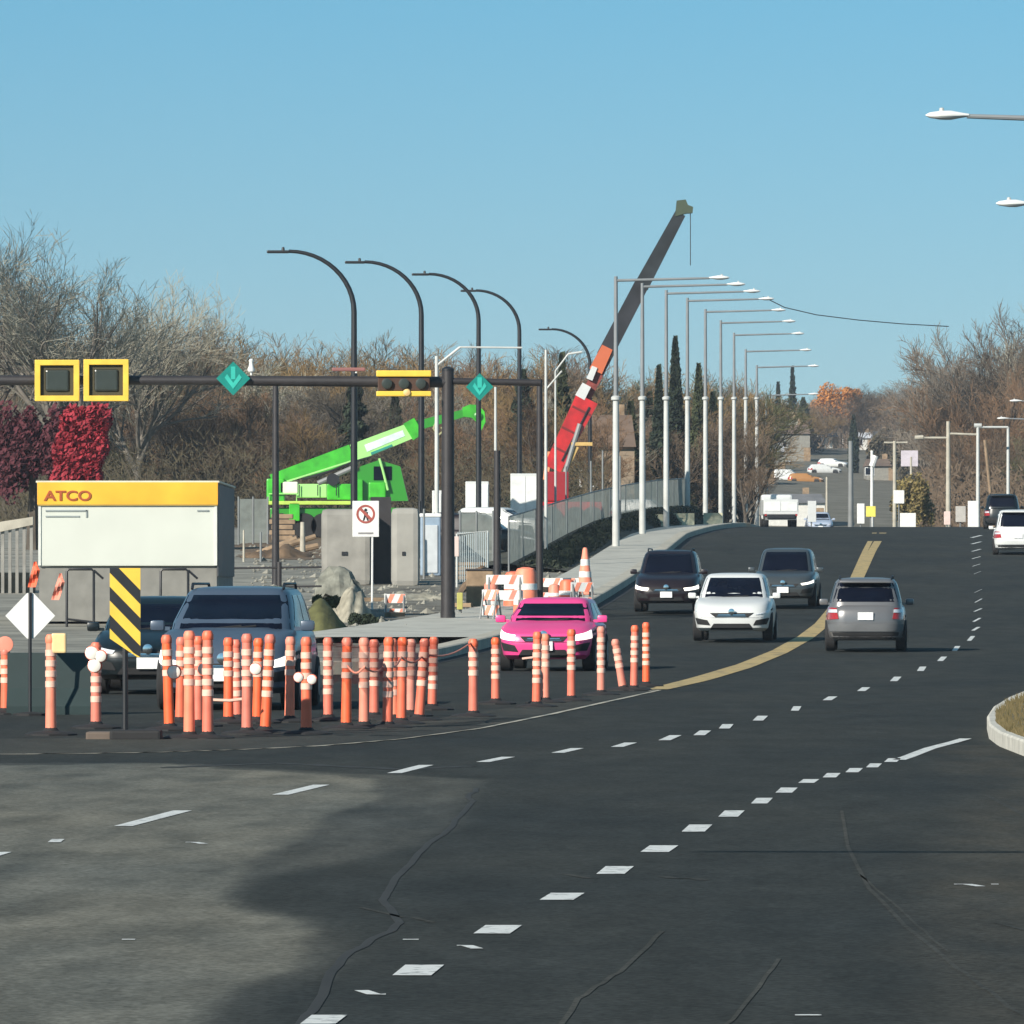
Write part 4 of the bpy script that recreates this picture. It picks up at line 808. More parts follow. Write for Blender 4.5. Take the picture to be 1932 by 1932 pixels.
# near signal mast out of frame whose arm shadow crosses the foreground
tx, ty = 1.2, 39.9; hA = 6.2; off = hA/math.tan(R(SUN_EL)); ax, ay = tx-off*math.sin(R(SUN_AZ)), ty-off*math.cos(R(SUN_AZ))
o = thing('near_signal_mast', 'signal mast just outside the right edge, only its arm shadow crosses the road', 'signal mast', (ax+16, ay-.55, 0))
MB().tube([(0, 0, 0), (0, 0, hA+.3)], [.17, .13], 12).build('mast', M_galv, o); MB().tube([(0, 0, hA), (-16, .55, hA)], [.13, .04], 10).build('arm', M_galv, o)
# ------------------------------------------------------------------ green crane
d = 290.; s = F/d; b = gz(640, d); X = lambda x: (x-640)/s; Z = lambda y: EYE+(HY-y)/s-b.z
gc = thing('green_crane', 'bright green mobile crane with low slanting boom', 'crane', b)
def beam(p0, p1, h0, h1, dep, y=0):
    (x0, z0), (x1, z1) = (X(p0[0]), Z(p0[1])), (X(p1[0]), Z(p1[1])); v = Vector((x1-x0, 0, z1-z0)).normalized(); n = Vector((-v.z, 0, v.x))
    a, c = Vector((x0, y, z0)), Vector((x1, y, z1)); m = MB(); h0 /= 2*s; h1 /= 2*s
    m.prism([a+n*h0, c+n*h1, c-n*h1, a-n*h0], (0, dep, 0)); return m
bo = beam((512, 906), (664, 856), 22, 36, 1.0).build('boom', M_green, gc)
beam((520, 915), (662, 870), 3, 3, 1.02, -.01).build('boom_rib', M_greenl, bo)
beam((666, 855), (776, 812), 34, 30, .9, .05).build('boom_section', M_greenl, gc)
d1 = beam((690, 846), (762, 817), 14, 12, .02, .03); d1.build('decal', mat('decal white', (.62, .78, .72), .5, var=.25, scale=2), gc)
d2 = beam((700, 856), (740, 840), 5, 4, .02, .028); d2.build('decal', mat('decal teal', (.02, .25, .2), .5), gc)
beam((770, 815), (790, 803), 36, 34, 1.0, 0).build('boom_collar', M_green, gc)
beam((786, 803), (880, 778), 18, 14, .6, .2).build('inner_boom', M_greend, gc)
bh = MB(); bh.prism([(X(872), .1, Z(769)), (X(886), .1, Z(763)), (X(902), .1, Z(764)), (X(914), .1, Z(776)), (X(916), .1, Z(796)), (X(908), .1, Z(812)), (X(901), .1, Z(798)), (X(890), .1, Z(788)), (X(874), .1, Z(786))], (0, .7, 0)); hd_ = bh.build('boom_head', M_green, gc)
MB().lathe([(.16, 0), (.2, .03), (.16, .06)], (X(902), .06, Z(785)), 14, Matrix.Rotation(R(90), 3, 'X')).build('sheave', M_greend, hd_)
MB().bbox((X(520), .6, Z(925)), (34/s, 1.6, 44/s), .08).build('counterweight', M_green, gc)
MB().bbox((X(545), .3, Z(920)), (34/s, 1.0, 22/s), .05).build('engine_panel', mat('panel cream', (.72, .78, .6), .5), gc)
MB().bbox((X(588), .6, Z(926)), (58/s, 1.5, 26/s), .05).build('slew_body', M_greenl, gc)
MB().bbox((X(640), .6, Z(928)), (46/s, 1.5, 30/s), .05).build('winch_body', M_green, gc)
MB().lathe([(.28, -.5), (.28, .5)], (X(628), .2, Z(905)), 16, Matrix.Rotation(R(90), 3, 'X')).build('winch_drum', M_blackmetal, gc)
MB().bbox((X(586), .5, Z(949)), (162/s, 2.0, 7/s), .03).build('deck', mat('yellow green deck', (.45, .62, .10), .5), gc)
cb = MB(); cb.prism([(X(668), 0, Z(945)), (X(668), 0, Z(902)), (X(680), 0, Z(880)), (X(715), 0, Z(868)), (X(755), 0, Z(880)), (X(770), 0, Z(945))], (0, 1.1, 0)); cab = cb.build('cab', M_greend, gc)
MB().bbox((X(722), -.02, Z(893)), (34/s, .04, 26/s), .01).build('cab_window', M_glass, cab)
MB().bbox((X(678), -.15, Z(925)), (13/s, .3, 40/s), .03).build('outrigger_leg', M_green, gc); MB().bbox((X(712), -.12, Z(925)), (32/s, .3, 30/s), .06).build('tank', M_green, gc)
MB().tube([(X(716), -.2, Z(865)), (X(722), -.2, Z(885)), (X(732), -.2, Z(925))], .06, 8).build('luffing_cylinder', M_greenl, gc)
MB().bbox((X(640), .6, Z(968)), (260/s, 1.6, 20/s), .06).build('chassis', M_greend, gc)
MB().bbox((X(556), -.35, Z(966)), (20/s, .3, 34/s), .03).build('outrigger_leg', M_green, gc)
for x in (530, 575, 610, 690, 735): MB().lathe([(.25, -.2), (.55, -.2), (.58, -.1), (.58, .1), (.55, .2), (.25, .2)], (X(x), -.15, .58), 18, Matrix.Rotation(R(90), 3, 'X')).build('wheel', M_tyre, gc)
# ------------------------------------------------------------------ red crane
d = 338.; s = F/d; b = gz(1060, d); X = lambda x: (x-1060)/s; Z = lambda y: EYE+(HY-y)/s-b.z
rc = thing('red_crane', 'red mobile crane with tall steep boom, dark upper half', 'crane', b)
beam((1042, 884), (1108, 752), 34, 44, .9).build('boom', M_red, rc)
beam((1029, 905), (1036, 852), 9, 12, .8, .1).build('boom_side', mat('orange white', (.72, .30, .14), .5), rc)
beam((1094, 750), (1107, 726), 20, 18, .92, -.01).build('boom_sheave', P_white, rc)
beam((1104, 750), (1152, 660), 22, 20, .7, .3).build('inner_boom', mat('worn red brown', (.22, .04, .03), .6, var=.4, scale=2), rc)
beam((1112, 716), (1122, 692), 12, 11, .8, .02).build('boom_plate', P_white, rc)
beam((1124, 700), (1146, 655), 26, 22, .75, .1).build('orange_section', M_orange, rc)
beam((1140, 672), (1212, 534), 30, 28, .6, .15).build('upper_boom', mat('boom dark grey', (.018, .018, .022), .5, var=.5, scale=1.2), rc)
beam((1210, 540), (1284, 402), 28, 21, .5, .2).build('top_boom', mat('boom slate', (.015, .018, .021), .5, var=.5, scale=1.5), rc)
hd = MB(); hd.prism([(X(1274), .15, Z(408)), (X(1277), .15, Z(378)), (X(1294), .15, Z(376)), (X(1298), .15, Z(386)), (X(1308), .15, Z(390)), (X(1307), .15, Z(401)), (X(1296), .15, Z(402)), (X(1288), .15, Z(404))], (0, .6, 0)); hd.build('boom_head', mat('head green black', (.05, .07, .04), .6), rc)
MB().tube([(X(1303), .4, Z(398)), (X(1303), .4, Z(500))], .022, 6).build('hoist_cable', M_darkmetal, rc)
MB().bbox((X(1050), .5, Z(918)), (46/s, 1.6, 56/s), .08).build('turntable', paint('dark red crane paint', (.30, .015, .02)), rc)
MB().bbox((X(1062), .5, Z(962)), (150/s, 2.2, 30/s), .08).build('chassis', M_red, rc)
ot = MB(); ot.bbox((X(1098), -.1, Z(838)), (40/s, .2, 7/s), .03); ot.prism([(X(1066), -.1, Z(882)), (X(1074), -.1, Z(882)), (X(1092), -.1, Z(844)), (X(1084), -.1, Z(842))], (0, .2, 0)); ot.build('yellow_linkage', mat('linkage ochre', (.55, .36, .12), .6), rc)
for x in (1005, 1040, 1085, 1118): MB().lathe([(.25, -.2), (.55, -.2), (.58, -.1), (.58, .1), (.55, .2), (.25, .2)], (X(x), -.6, .58), 18, Matrix.Rotation(R(90), 3, 'X')).build('wheel', M_tyre, rc)
# ------------------------------------------------------------------ concrete culvert pieces, sign, debris
def block(label, x0, x1, y0, y1, d, dep, m, bev=.15):
    s = F/d; b = gz((x0+x1)/2, d); zt_ = EYE+(HY-y0)/s; o = thing('concrete_block', label, 'concrete block', b, 0, 'upright concrete pieces by the yard')
    h = zt_-b.z; MB().bbox((0, dep/2, h/2), ((x1-x0)/s, dep, h), bev).build('shell', m, o)
    MB().bbox((-.05, -.01, h*.42), ((x1-x0)/s*.12, .05, h*.05), .01).build('lifting_slot', M_blackmetal, o); return o, s, h
block('left upright grey concrete piece behind the round prohibition sign', 606, 700, 960, 1132, 215, 1.2, M_conc, .2)
block('right upright grey concrete piece, beside the black mast', 738, 791, 958, 1130, 214, 1.0, mat('light grey concrete', (.31, .30, .27), .85, var=.15, scale=1.2, bump=.2), .2)
o = tag(MB().box(tuple(gz(718, 216)+Vector((0, .5, 1.5))), (38*216/F, .6, 3.0)).build('gap_shade_panel', M_darkmetal), 'tall dark panel standing in for the shaded gap between the two concrete pieces', 'dark panel')  # shade of the gap between the blocks, put in as a dark panel
o = thing('rubble_heap', 'pale heap of rock and tarpaulin left of the concrete pieces', 'rubble', gz(640, 196)); s = F/196.
rh = MB(); rn = random.Random(4); V = []; Fs = []
for i in range(13):
    for j in range(9):
        x = (i/12-.5)*95/s; y = j/8*1.8; e = max(0, 1-((i-5.0)/7.2)**2)*math.sin(math.pi*min(1, (j+.4)/8.3)); V.append((x+rn.gauss(0, .05), y, e*70/s+noise.fractal(Vector((i*.5, j*.5, 4)), 1, 2, 4)*.16*(e > .02)))
for i in range(12):
    for j in range(8): Fs.append((i*9+j, (i+1)*9+j, (i+1)*9+j+1, i*9+j+1))
rh.add(V, Fs); rh.build('heap', mat('grey tarpaulin rock', (.20, .20, .165), .9, var=.4, scale=3, bump=.8, bscale=6), o)
leafy('low_bush', 'olive green low bush behind the minivan roof', 'shrub', 612, 180, 1128, 70, lambda h, r: blob_shape(r, r*.7, h*1.0, 0, 3), mat('olive leaves', (.10, .10, .03), .9, var=.3), 5000, .07, trunk=False)
leafy('low_bush', 'dark low bush right of the rubble heap', 'shrub', 688, 170, 1158, 60, lambda h, r: blob_shape(r, r*.7, h*1.0, 0, 9), M_evg, 3500, .07, trunk=False)
lp = thing('log_pile', 'pile of brown logs on the ground below the green crane', 'log pile', gz(540, 258)); s = F/258.
for (xa, ya, xb, yb, r) in [(468, 1052, 560, 1016, .14), (500, 1050, 600, 1030, .16), (520, 1036, 595, 1012, .13), (540, 1058, 610, 1048, .15)]:
    bz = lp.location.z; MB().tube([((xa-540)/s, rn.uniform(-.4, 0), EYE+(HY-ya)/s-bz), ((xb-540)/s, rn.uniform(-.2, .4), EYE+(HY-yb)/s-bz)], [r, r*.8], 8).build('log', M_wood, lp)
pole('short pale timber post in the log pile', 571, 255, 985, .12, M_cream, cat='post', name='timber_post')
cr = thing('timber_crib', 'stack of yellow-brown timbers under the crane deck', 'timber stack', gz(533, 285)); s = F/285.
for k in range(5): MB().bbox((0, 0, .12+.24*k), (48/s if k % 2 else 40/s, .9, .2), .02).build('timber', M_wood, cr)
# prohibition sign
d = 186.; s = F/d; b = gz(690, d); sg = thing('prohibition_sign', 'white board with a round prohibition symbol on a thin white post', 'road sign', b); Z = lambda y: EYE+(HY-y)/s-b.z
MB().tube([(12/s, .03, 0), (13/s, .03, Z(950))], .03, 8).build('post', M_signwhite, sg)
MB().bbox((0, 0, Z(979)), (50/s, .03, 68/s), .012).build('board', M_signwhite, sg)
rg = MB(); N = 28
def ringp(b_, r0, r1, z, y=-.022, n=28, a0=0, a1=6.2832):
    V = []
    for k in range(n+1):
        a = a0+(a1-a0)*k/n
        V += [(r0*math.cos(a), y, z+r0*math.sin(a)), (r1*math.cos(a), y, z+r1*math.sin(a)), (r0*math.cos(a), y+.006, z+r0*math.sin(a)), (r1*math.cos(a), y+.006, z+r1*math.sin(a))]
    Fs = []
    for k in range(n): i = 4*k; Fs += [(i, i+1, i+5, i+4), (i, i+4, i+6, i+2), (i+1, i+3, i+7, i+5)]
    b_.add(V, Fs)
ringp(rg, .21, .275, Z(970)); rg.prism([(-.2, -.024, Z(970)+.14), (-.14, -.024, Z(970)+.2), (.2, -.024, Z(970)-.14), (.14, -.024, Z(970)-.2)], (0, .004, 0)); rg.build('ring', mat('sign red brown', (.36, .08, .06), .5), sg)
fg = MB(); fg.lathe([(.001, 0), (.045, .001), (.045, .006), (.001, .007)], (0, -.020, Z(970)+.12), 12, Matrix.Rotation(R(90), 3, 'X')); fg.prism([(-.07, -.022, Z(970)+.06), (.07, -.022, Z(970)+.06), (.05, -.022, Z(970)-.05), (.09, -.022, Z(970)-.19), (.04, -.022, Z(970)-.19), (0, -.022, Z(970)-.07), (-.04, -.022, Z(970)-.19), (-.09, -.022, Z(970)-.19), (-.05, -.022, Z(970)-.05)], (0, .005, 0)); fg.build('symbol', M_blackmetal, sg)
MB().box((0, -.02, Z(1006)), (.44, .008, .05)).build('caption_bar', mat('caption grey', (.25, .24, .24), .6), sg)
# ------------------------------------------------------------------ chain fence along the path, berm, hedge
def screen_mat(name, col, alpha):
    m = bpy.data.materials.new(name); m.use_nodes = True; n = m.node_tree.nodes; l = m.node_tree.links; b = n['Principled BSDF']; b.inputs['Base Color'].default_value = (*col, 1); b.inputs['Roughness'].default_value = .9
    tl = n.new('ShaderNodeBsdfTranslucent'); tl.inputs[0].default_value = (*col, 1); m2 = n.new('ShaderNodeMixShader'); m2.inputs[0].default_value = .45; l.new(b.outputs[0], m2.inputs[1]); l.new(tl.outputs[0], m2.inputs[2])
    t = n.new('ShaderNodeBsdfTransparent'); mx = n.new('ShaderNodeMixShader'); tc = n.new('ShaderNodeTexCoord'); nz = n.new('ShaderNodeTexNoise'); nz.inputs['Scale'].default_value = 2.5; nz.inputs['Detail'].default_value = 6
    mr = n.new('ShaderNodeMapRange'); mr.inputs[1].default_value = .3; mr.inputs[2].default_value = .7; mr.inputs[3].default_value = alpha-.2; mr.inputs[4].default_value = alpha+.15
    l.new(tc.outputs['Object'], nz.inputs['Vector']); l.new(nz.outputs['Fac'], mr.inputs[0]); l.new(mr.outputs[0], mx.inputs[0]); l.new(t.outputs[0], mx.inputs[1]); l.new(m2.outputs[0], mx.inputs[2]); l.new(mx.outputs[0], n['Material Output'].inputs['Surface']); return m
M_scr = screen_mat('fence mesh', (.34, .37, .34), .80)
FP = [(960, 975, 1066, 232), (1010, 960, 1040, 250), (1070, 942, 1008, 272), (1120, 928, 984, 292), (1180, 915, 968, 312), (1240, 906, 958, 332), (1300, 902, 955, 350)]
fo = thing('chain_fence', 'long grey screened chain fence climbing beside the pavement', 'fence', PX(960, 1066, 232)); L0 = fo.location
bt = [PX(x, y1, d)-L0 for x, y0, y1, d in FP]; tp = [PX(x, y0, d)-L0 for x, y0, y1, d in FP]
m = MB(); m.add(bt+tp, [(i, i+1, i+8, i+7) for i in range(6)]); m.build('mesh_panel', M_scr, fo)
for i in range(6):
    for k in range(2):
        t = k/2; a = bt[i].lerp(bt[i+1], t); c = tp[i].lerp(tp[i+1], t); MB().tube([a-Vector((0, 0, .4)), c], .035, 6).build('post', M_galv2, fo)
MB().tube(tp, .03, 6).build('top_rail', M_galv2, fo)
bv = []; bf = []
for i, (x, y0, y1, d) in enumerate(FP):
    p = PX(x, y1, d); e = interp(max(150, d), KERB)-2.8; bv += [(p.x-2.5, d+1.5, zg(d)), (p.x-.3, d+.4, p.z+.05), (p.x+.4, d-.2, p.z), (min(e, p.x+4) if e > p.x else p.x+1, d-2, zg(d-2)+.1)]
    if i: k = 4*i; bf += [(k-4+j, k-3+j, k+j+1, k+j) for j in range(3)]
tag(raw('embankment', bv, bf, mat('dark earth', (.045, .045, .032), .95, var=.5, scale=1.2, bump=.8, bscale=5)), kind='structure')
rn = random.Random(9); v = []; f = []
for i in range(18000):
    k = rn.randrange(6); t = rn.random(); A, B = FP[k], FP[k+1]; d = A[3]+(B[3]-A[3])*t; p = PX(A[0]+(B[0]-A[0])*t, A[2]+(B[2]-A[2])*t, d); e = interp(d, KERB)-3.0; u = rn.random(); x = p.x+.3+(max(e-p.x, 1)-.3)*u
    z = p.z*(1-u)+zg(d)*u-.1+rn.random()**1.5*(.12+1.0*u*(1-u)); h = rn.uniform(.06, .2); q = Vector((x, d-1.5*u+rn.uniform(-.3, .3), z)); a = Vector((rn.gauss(0, 1), rn.gauss(0, 1), rn.gauss(0, 1))).normalized()*h; c = a.orthogonal().normalized()*h*.35; kk = len(v); v += [q-a, q+c, q+a, q-c]; f.append((kk, kk+1, kk+2, kk+3))
tag(raw('hedge_growth', v, f, mat('dark hedge leaves', (.030, .038, .022), .95, var=.5, scale=2)), 'dark low growth between the chain fence and the pavement', 'ground cover', kind='stuff')
# grey-blue temporary fence panel
o = thing('fence_panel', 'pale grey temporary fence panel right of the black mast', 'fence', gz(892, 212)); s = F/212.; Z = lambda y: EYE+(HY-y)/s-o.location.z
MB().tube([(-30/s, 0, 0), (-30/s, 0, Z(1008)), (28/s, .1, Z(1002)), (28/s, .1, 0)], .04, 8).build('frame', M_galv, o)
bars = MB()
for k in range(15): x = (-28+k*4)/s; bars.box((x, .05, Z(1005)/2+.12), (.028, .02, Z(1005)-.2))
bars.build('bars', mat('panel blue grey', (.36, .42, .44), .6), o)
# ------------------------------------------------------------------ barricades, barrels, cone on the corner
def barrel(label, px, d, hpx, m=M_or2):
    b = gz(px, d); s = F/d; h = hpx/s; o = thing('traffic_barrel', label, 'traffic barrel', b, 0, 'orange and white traffic barrels'); r = h*.27
    MB().lathe([(r*1.0, 0), (r*1.0, h*.1), (r*.88, h*.12), (r*.74, h*.9), (r*.6, h*.97), (r*.2, h)], n=18).build('shell', m, o)
    for k in range(2): z = h*(.35+.28*k); q = r*(.88-.14*(z/h-.12)/.78); MB().lathe([(q+.004, z-h*.06), (q+.012, z-h*.055), (q+.006, z+h*.055), (q-.002, z+h*.06)], n=18).build('band', M_signwhite, o)
    MB().lathe([(r*1.35, 0), (r*1.35, .05), (r*1.0, .08)], n=10).build('base', M_black, o)
barrel('orange traffic barrel with pale bands behind the left roof edge of the pink car', 992, 176, 100); barrel('low orange barrel left of the barricade boards', 926, 182, 62); barrel('small orange barrel right of the barricade boards', 1046, 184, 54)
def cone(label, px, d, hpx):
    b = gz(px, d); b.z += .2; s = F/d; h = hpx/s; o = thing('traffic_cone', label, 'traffic cone', b)
    MB().lathe([(.20*h, 0), (.18*h, .03), (.05*h, h*.97), (.03*h, h)], n=16).build('cone', M_or2, o)
    for k in range(2): z = h*(.45+.25*k); q = h*(.18-.13*z/h); MB().lathe([(q+.004, z-.07*h), (q+.012, z-.068*h), (q+.004, z+.06*h)], n=16).build('band', M_signwhite, o)
    MB().bbox((0, 0, .03), (.5*h, .5*h, .06), .02).build('base', M_black, o)
cone('tall orange cone on the pavement above the pink car', 1104, 195, 92); 
def barricade(label, px, d, wpx, topy, ang=0, stripe=True):
    b = gz(px, d); s = F/d; h = EYE+(HY-topy)/s-b.z; w = wpx/s; o = thing('barricade', label, 'barricade', b, ang, 'striped board barricades on the corner')
    for k in range(2):
        z = h-.14-.42*k; bd = MB().box((0, 0, z), (w, .04, .26)).build('board', M_signwhite, o); n_ = max(2, int(w/.34))
        for i in range(n_): x = -w/2+(i+.2)*w/n_; MB().prism([(x, -.026, z-.125), (x+.13, -.026, z-.125), (x+.24, -.026, z+.125), (x+.11, -.026, z+.125)], (0, .004, 0)).build('stripe', M_or2, bd)
    for sx in (-1, 1): MB().tube([(sx*w*.42, -.25, 0), (sx*w*.42, .02, h)], .03, 6).build('leg', M_galv2, o); MB().tube([(sx*w*.42, .3, 0), (sx*w*.42, .03, h)], .03, 6).build('leg', M_galv2, o)
barricade('wide orange and white board barricade left of the barrel', 952, 174, 70, 1084, .1); barricade('orange and white barricade right of the barrel above the pink car', 1050, 186, 84, 1090, -.05); barricade('narrow barricade on the pavement below the tall cone', 1098, 178, 44, 1098, .3)
barricade('small orange barricade beside the dark low bush', 745, 183, 40, 1120, 0)
pk = thing('utility_cabinet', 'brown utility cabinet beside the black post and fence', 'cabinet', gz(905, 190)); MB().bbox((0, 0, .55), (.8, .5, 1.1), .04).build('cabinet', M_wood, pk); MB().bbox((0, 0, 1.12), (.86, .56, .06), .02).build('lid', M_darkmetal, pk)
# ------------------------------------------------------------------ trucks and site vehicles
def box_truck(label, px, d, wpx, topy, boxm=None, cabm=None, name='box_truck', yaw=0, wheels=True):
    b = gz(px, d); s = F/d; H = EYE+(HY-topy)/s-b.z; w = wpx/s; o = thing(name, label, 'truck', b, yaw)
    MB().bbox((0, 3.2, .75+(H-.75)/2), (w, 5.6, H-.75), .04).build('cargo_box', boxm or P_white, o)
    dr = MB(); dr.box((-w*.24, .39, .85+(H-.9)/2), (w*.45, .03, H-1.1)); dr.box((w*.24, .39, .85+(H-.9)/2), (w*.45, .03, H-1.1)); dr.build('rear_door', mat('door white', (.70, .71, .70), .5), o)
    MB().bbox((0, 3.4, .62), (w*.8, 6.4, .22), .03).build('chassis', M_blackmetal, o); MB().bbox((0, 7.0, 1.25), (w*.9, 1.6, 1.5), .15).build('cab', cabm or P_white, o)
    MB().box((0, .35, .5), (w*.9, .08, .14)).build('rear_bumper', M_galv2, o)
    for sx in (-1, 1):
        for y in (1.6, 6.9): MB().lathe([(.2, -.14), (.45, -.14), (.48, -.08), (.48, .08), (.45, .14), (.2, .14)], (sx*(w/2-.2), y, .48), 18, Matrix.Rotation(R(90), 3, 'Y')).build('wheel', M_tyre, o)
        MB().box((sx*w*.44, .32, .72), (.12, .04, .12)).build('tail_light', M_tail, o)
    return o
box_truck('white box truck seen end on at the crest right of the lamp row', 1474, 372, 66, 942)
box_truck('white box truck behind the chain fence left of the red crane', 992, 296, 58, 893)
box_truck('white van body half hidden behind the black mast', 832, 275, 34, 925, name='delivery_van')
box_truck('white truck with low box left of the fence, behind the short dark post', 900, 310, 44, 908, name='delivery_van')
make_car('parked_pickup', 'dark parked car behind the black mast and fence panel', 'car', gz(905, 255), R(80), P_dark, 4.8, 1.9, 1.7, 1.05, lowdetail=True)
make_car('parked_car', 'white parked car behind the chain fence near the mast', 'car', gz(950, 285), R(70), P_white, 4.6, 1.8, 1.5, .98, lowdetail=True, roofrail=False)
make_car('parked_car', 'pale parked car behind the second lamp post', 'car', gz(1225, 365), R(75), P_white, 4.6, 1.8, 1.6, .98, lowdetail=True, roofrail=False)
# pale blocks near lamp feet at the crest
for i, (px, w) in enumerate([(1232, 46), (1290, 40), (1345, 36)]):
    d = 322+i*12; s = F/d; o = thing('barrier_block', ['left', 'middle', 'right'][i]+' pale concrete block by the lamp post feet', 'barrier', gz(px, d)+Vector((0, 0, .2)), 0, 'pale blocks by the lamp posts')
    ww = w/s; MB().prism([(-ww/2, -.25, 0), (-ww/2, -.1, .3), (-ww/2, -.08, .62), (-ww/2, .08, .62), (-ww/2, .1, .3), (-ww/2, .25, 0)], (ww, 0, 0)).build('block', mat('yellowish concrete', (.55, .52, .36), .8, var=.2), o)
# ------------------------------------------------------------------ far side: poles, signs, houses
CR = 400.
pole('tall wooden utility pole with level lamp arms at the crest', 1789, CR, 795, .16, M_cream, 'utility_pole', arms=((1789, 826, 1732, 826, .07), (1789, 818, 1845, 820, .07), (1726, 826, 1742, 825, .14)))
pole('pale pole right of the wooden utility pole', 1845, CR, 800, .13, M_galv, 'utility_pole', arms=((1845, 806, 1902, 806, .07), (1838, 803, 1852, 803, .14)))
pole('pale pole carrying the right end of the level arm', 1902, CR+2, 806, .12, M_galv, 'utility_pole')
b = gz(1868, CR+10); s = F/(CR+10); o = thing('guy_strut', 'slanting timber strut between the two pale poles', 'pole', b); MB().tube([(8/s, 0, 0), (-10/s, 0, EYE+(HY-830)/s-b.z)], .10, 8).build('strut', M_wood, o)
pole('broad grey pole left of the far road', 1605, 430, 832, .20, M_galv2)
pole('pale crooked pole with white transformer beside the far road', 1645, 420, 850, .12, M_signwhite, arms=((1645, 880, 1652, 860, .2),))
pole('pale pole with short cross arm right of the yellow line', 1688, 415, 832, .14, M_cream, 'utility_pole', arms=((1668, 835, 1712, 835, .06),))
pole('pale sign pole with square board, fourth from the crest line', 1719, 430, 862, .09, M_cream)
pole('slim pale pole right of the white box truck', 1560, 440, 900, .10, M_cream)
def board(label, px, d, x0, x1, y0, y1, m, name='sign_board', post=True, cat='sign'):
    b = gz(px, d); s = F/d; o = thing(name, label, cat, b); Z = lambda y: EYE+(HY-y)/s-b.z
    MB().bbox((((x0+x1)/2-px)/s, 0, (Z(y0)+Z(y1))/2), ((x1-x0)/s, .08, Z(y0)-Z(y1)), .02).build('board', m, o)
    if post: MB().tube([(0, .1, -.1), (0, .1, Z(y1)+.05)], .05, 6).build('post', M_galv2, o)
board('small yellow sign left of the yellow line at the crest', 1643, 395, 1634, 1652, 955, 975, mat('yellow sign face', (.80, .68, .12), .5)); board('white board right of the yellow line at the crest', 1713, 398, 1698, 1728, 968, 998, M_signwhite)
board('small white board above the yellow line top', 1696, 405, 1686, 1706, 925, 950, M_signwhite); board('narrow white board left of the small yellow sign', 1624, 400, 1617, 1631, 950, 988, M_signwhite)
board('pale lilac square board on a pole', 1718, 432, 1700, 1732, 850, 880, mat('lilac board', (.55, .50, .55), .6)); board('tall white board beside the dark car at the right', 1836, 398, 1826, 1846, 945, 1000, M_signwhite)
board('small pink and white board at the wooden utility pole', 1787, 397, 1781, 1793, 965, 990, mat('pinkish board', (.72, .55, .5), .6))
board('pale small board left of the tall white board', 1812, 402, 1803, 1822, 955, 985, mat('pale grey board', (.45, .43, .4), .6))
board('narrow white board right of the box truck', 1531, 400, 1524, 1540, 945, 985, P_white)
# overhead wire from the lamp row to the right trees
W = [PX(*q, 560) for q in [(1440, 560), (1480, 580), (1540, 594), (1620, 604), (1700, 611), (1790, 616)]]
tag(MB().tube(W, .045, 5).build('overhead_wire', M_blackmetal), 'thin overhead wire crossing the sky toward the right trees', 'wire')
def house(label, px, d, wpx, ytop, yeave, rm, wm, ywall=None, yaw=0, name='house', dx=0):
    x = (px-966)*d/F; b = Vector((x, d, zg(d)+hill(x, d))); s = F/d; o = thing(name, label, 'house', b, yaw, 'houses on the far hill'); w = wpx/s; dep = 8.
    ze = max(2.0, EYE+(HY-yeave)/s-b.z); zr = max(ze+1.0, EYE+(HY-ytop)/s-b.z)
    MB().box((0, dep/2, ze/2-.5), (w*.94, dep, ze+1)).build('wall', wm, o)
    r = MB(); r.prism([(-w/2, -.4, ze), (w/2, -.4, ze), (w/2, -.4, ze+.15), (w*.42, dep/2, zr), (-w*.42, dep/2, zr), (-w/2, -.4, ze+.15)], (0, .001, 0)); 
    r = MB(); r.add([(-w/2, -.4, ze-.05), (w/2, -.4, ze-.05), (w/2, dep+.4, ze-.05), (-w/2, dep+.4, ze-.05), (-w*.44, dep/2, zr), (w*.44, dep/2, zr)], [(0, 1, 5, 4), (2, 3, 4, 5), (0, 4, 3), (1, 2, 5), (0, 3, 2, 1)])
    rf = r.build('roof', rm, o, smooth=False); MB().box((w*.2, dep*.6, zr), (.7, .7, 1.4)).build('chimney', M_wood, rf)
    n_ = max(2, int(w/4))
    for k in range(n_):
        xx = -w*.38+w*.76*k/(n_-1)
        if k == n_//2: MB().box((xx, -.02, 1.0), (1.0, .06, 2.0)).build('door', M_wood, o)
        else:
            wd = MB().box((xx, -.02, ze*.62), (1.3, .06, 1.1)).build('window', P_white, o); MB().box((xx, -.06, ze*.62), (1.1, .04, .9)).build('pane', M_glass, wd)
M_rg = mat('grey shingles', (.17, .17, .175), .9, var=.2, scale=.6); M_rb = mat('brown shingles', (.16, .11, .08), .9, var=.2, scale=.6); M_rt = mat('tan shingles', (.30, .21, .13), .9, var=.2, scale=.6); M_wl = mat('white siding', (.62, .61, .57), .7, var=.1); M_wb = mat('grey siding', (.24, .23, .20), .8, var=.2)
M_rw = mat('white metal roof', (.66, .66, .68), .6)
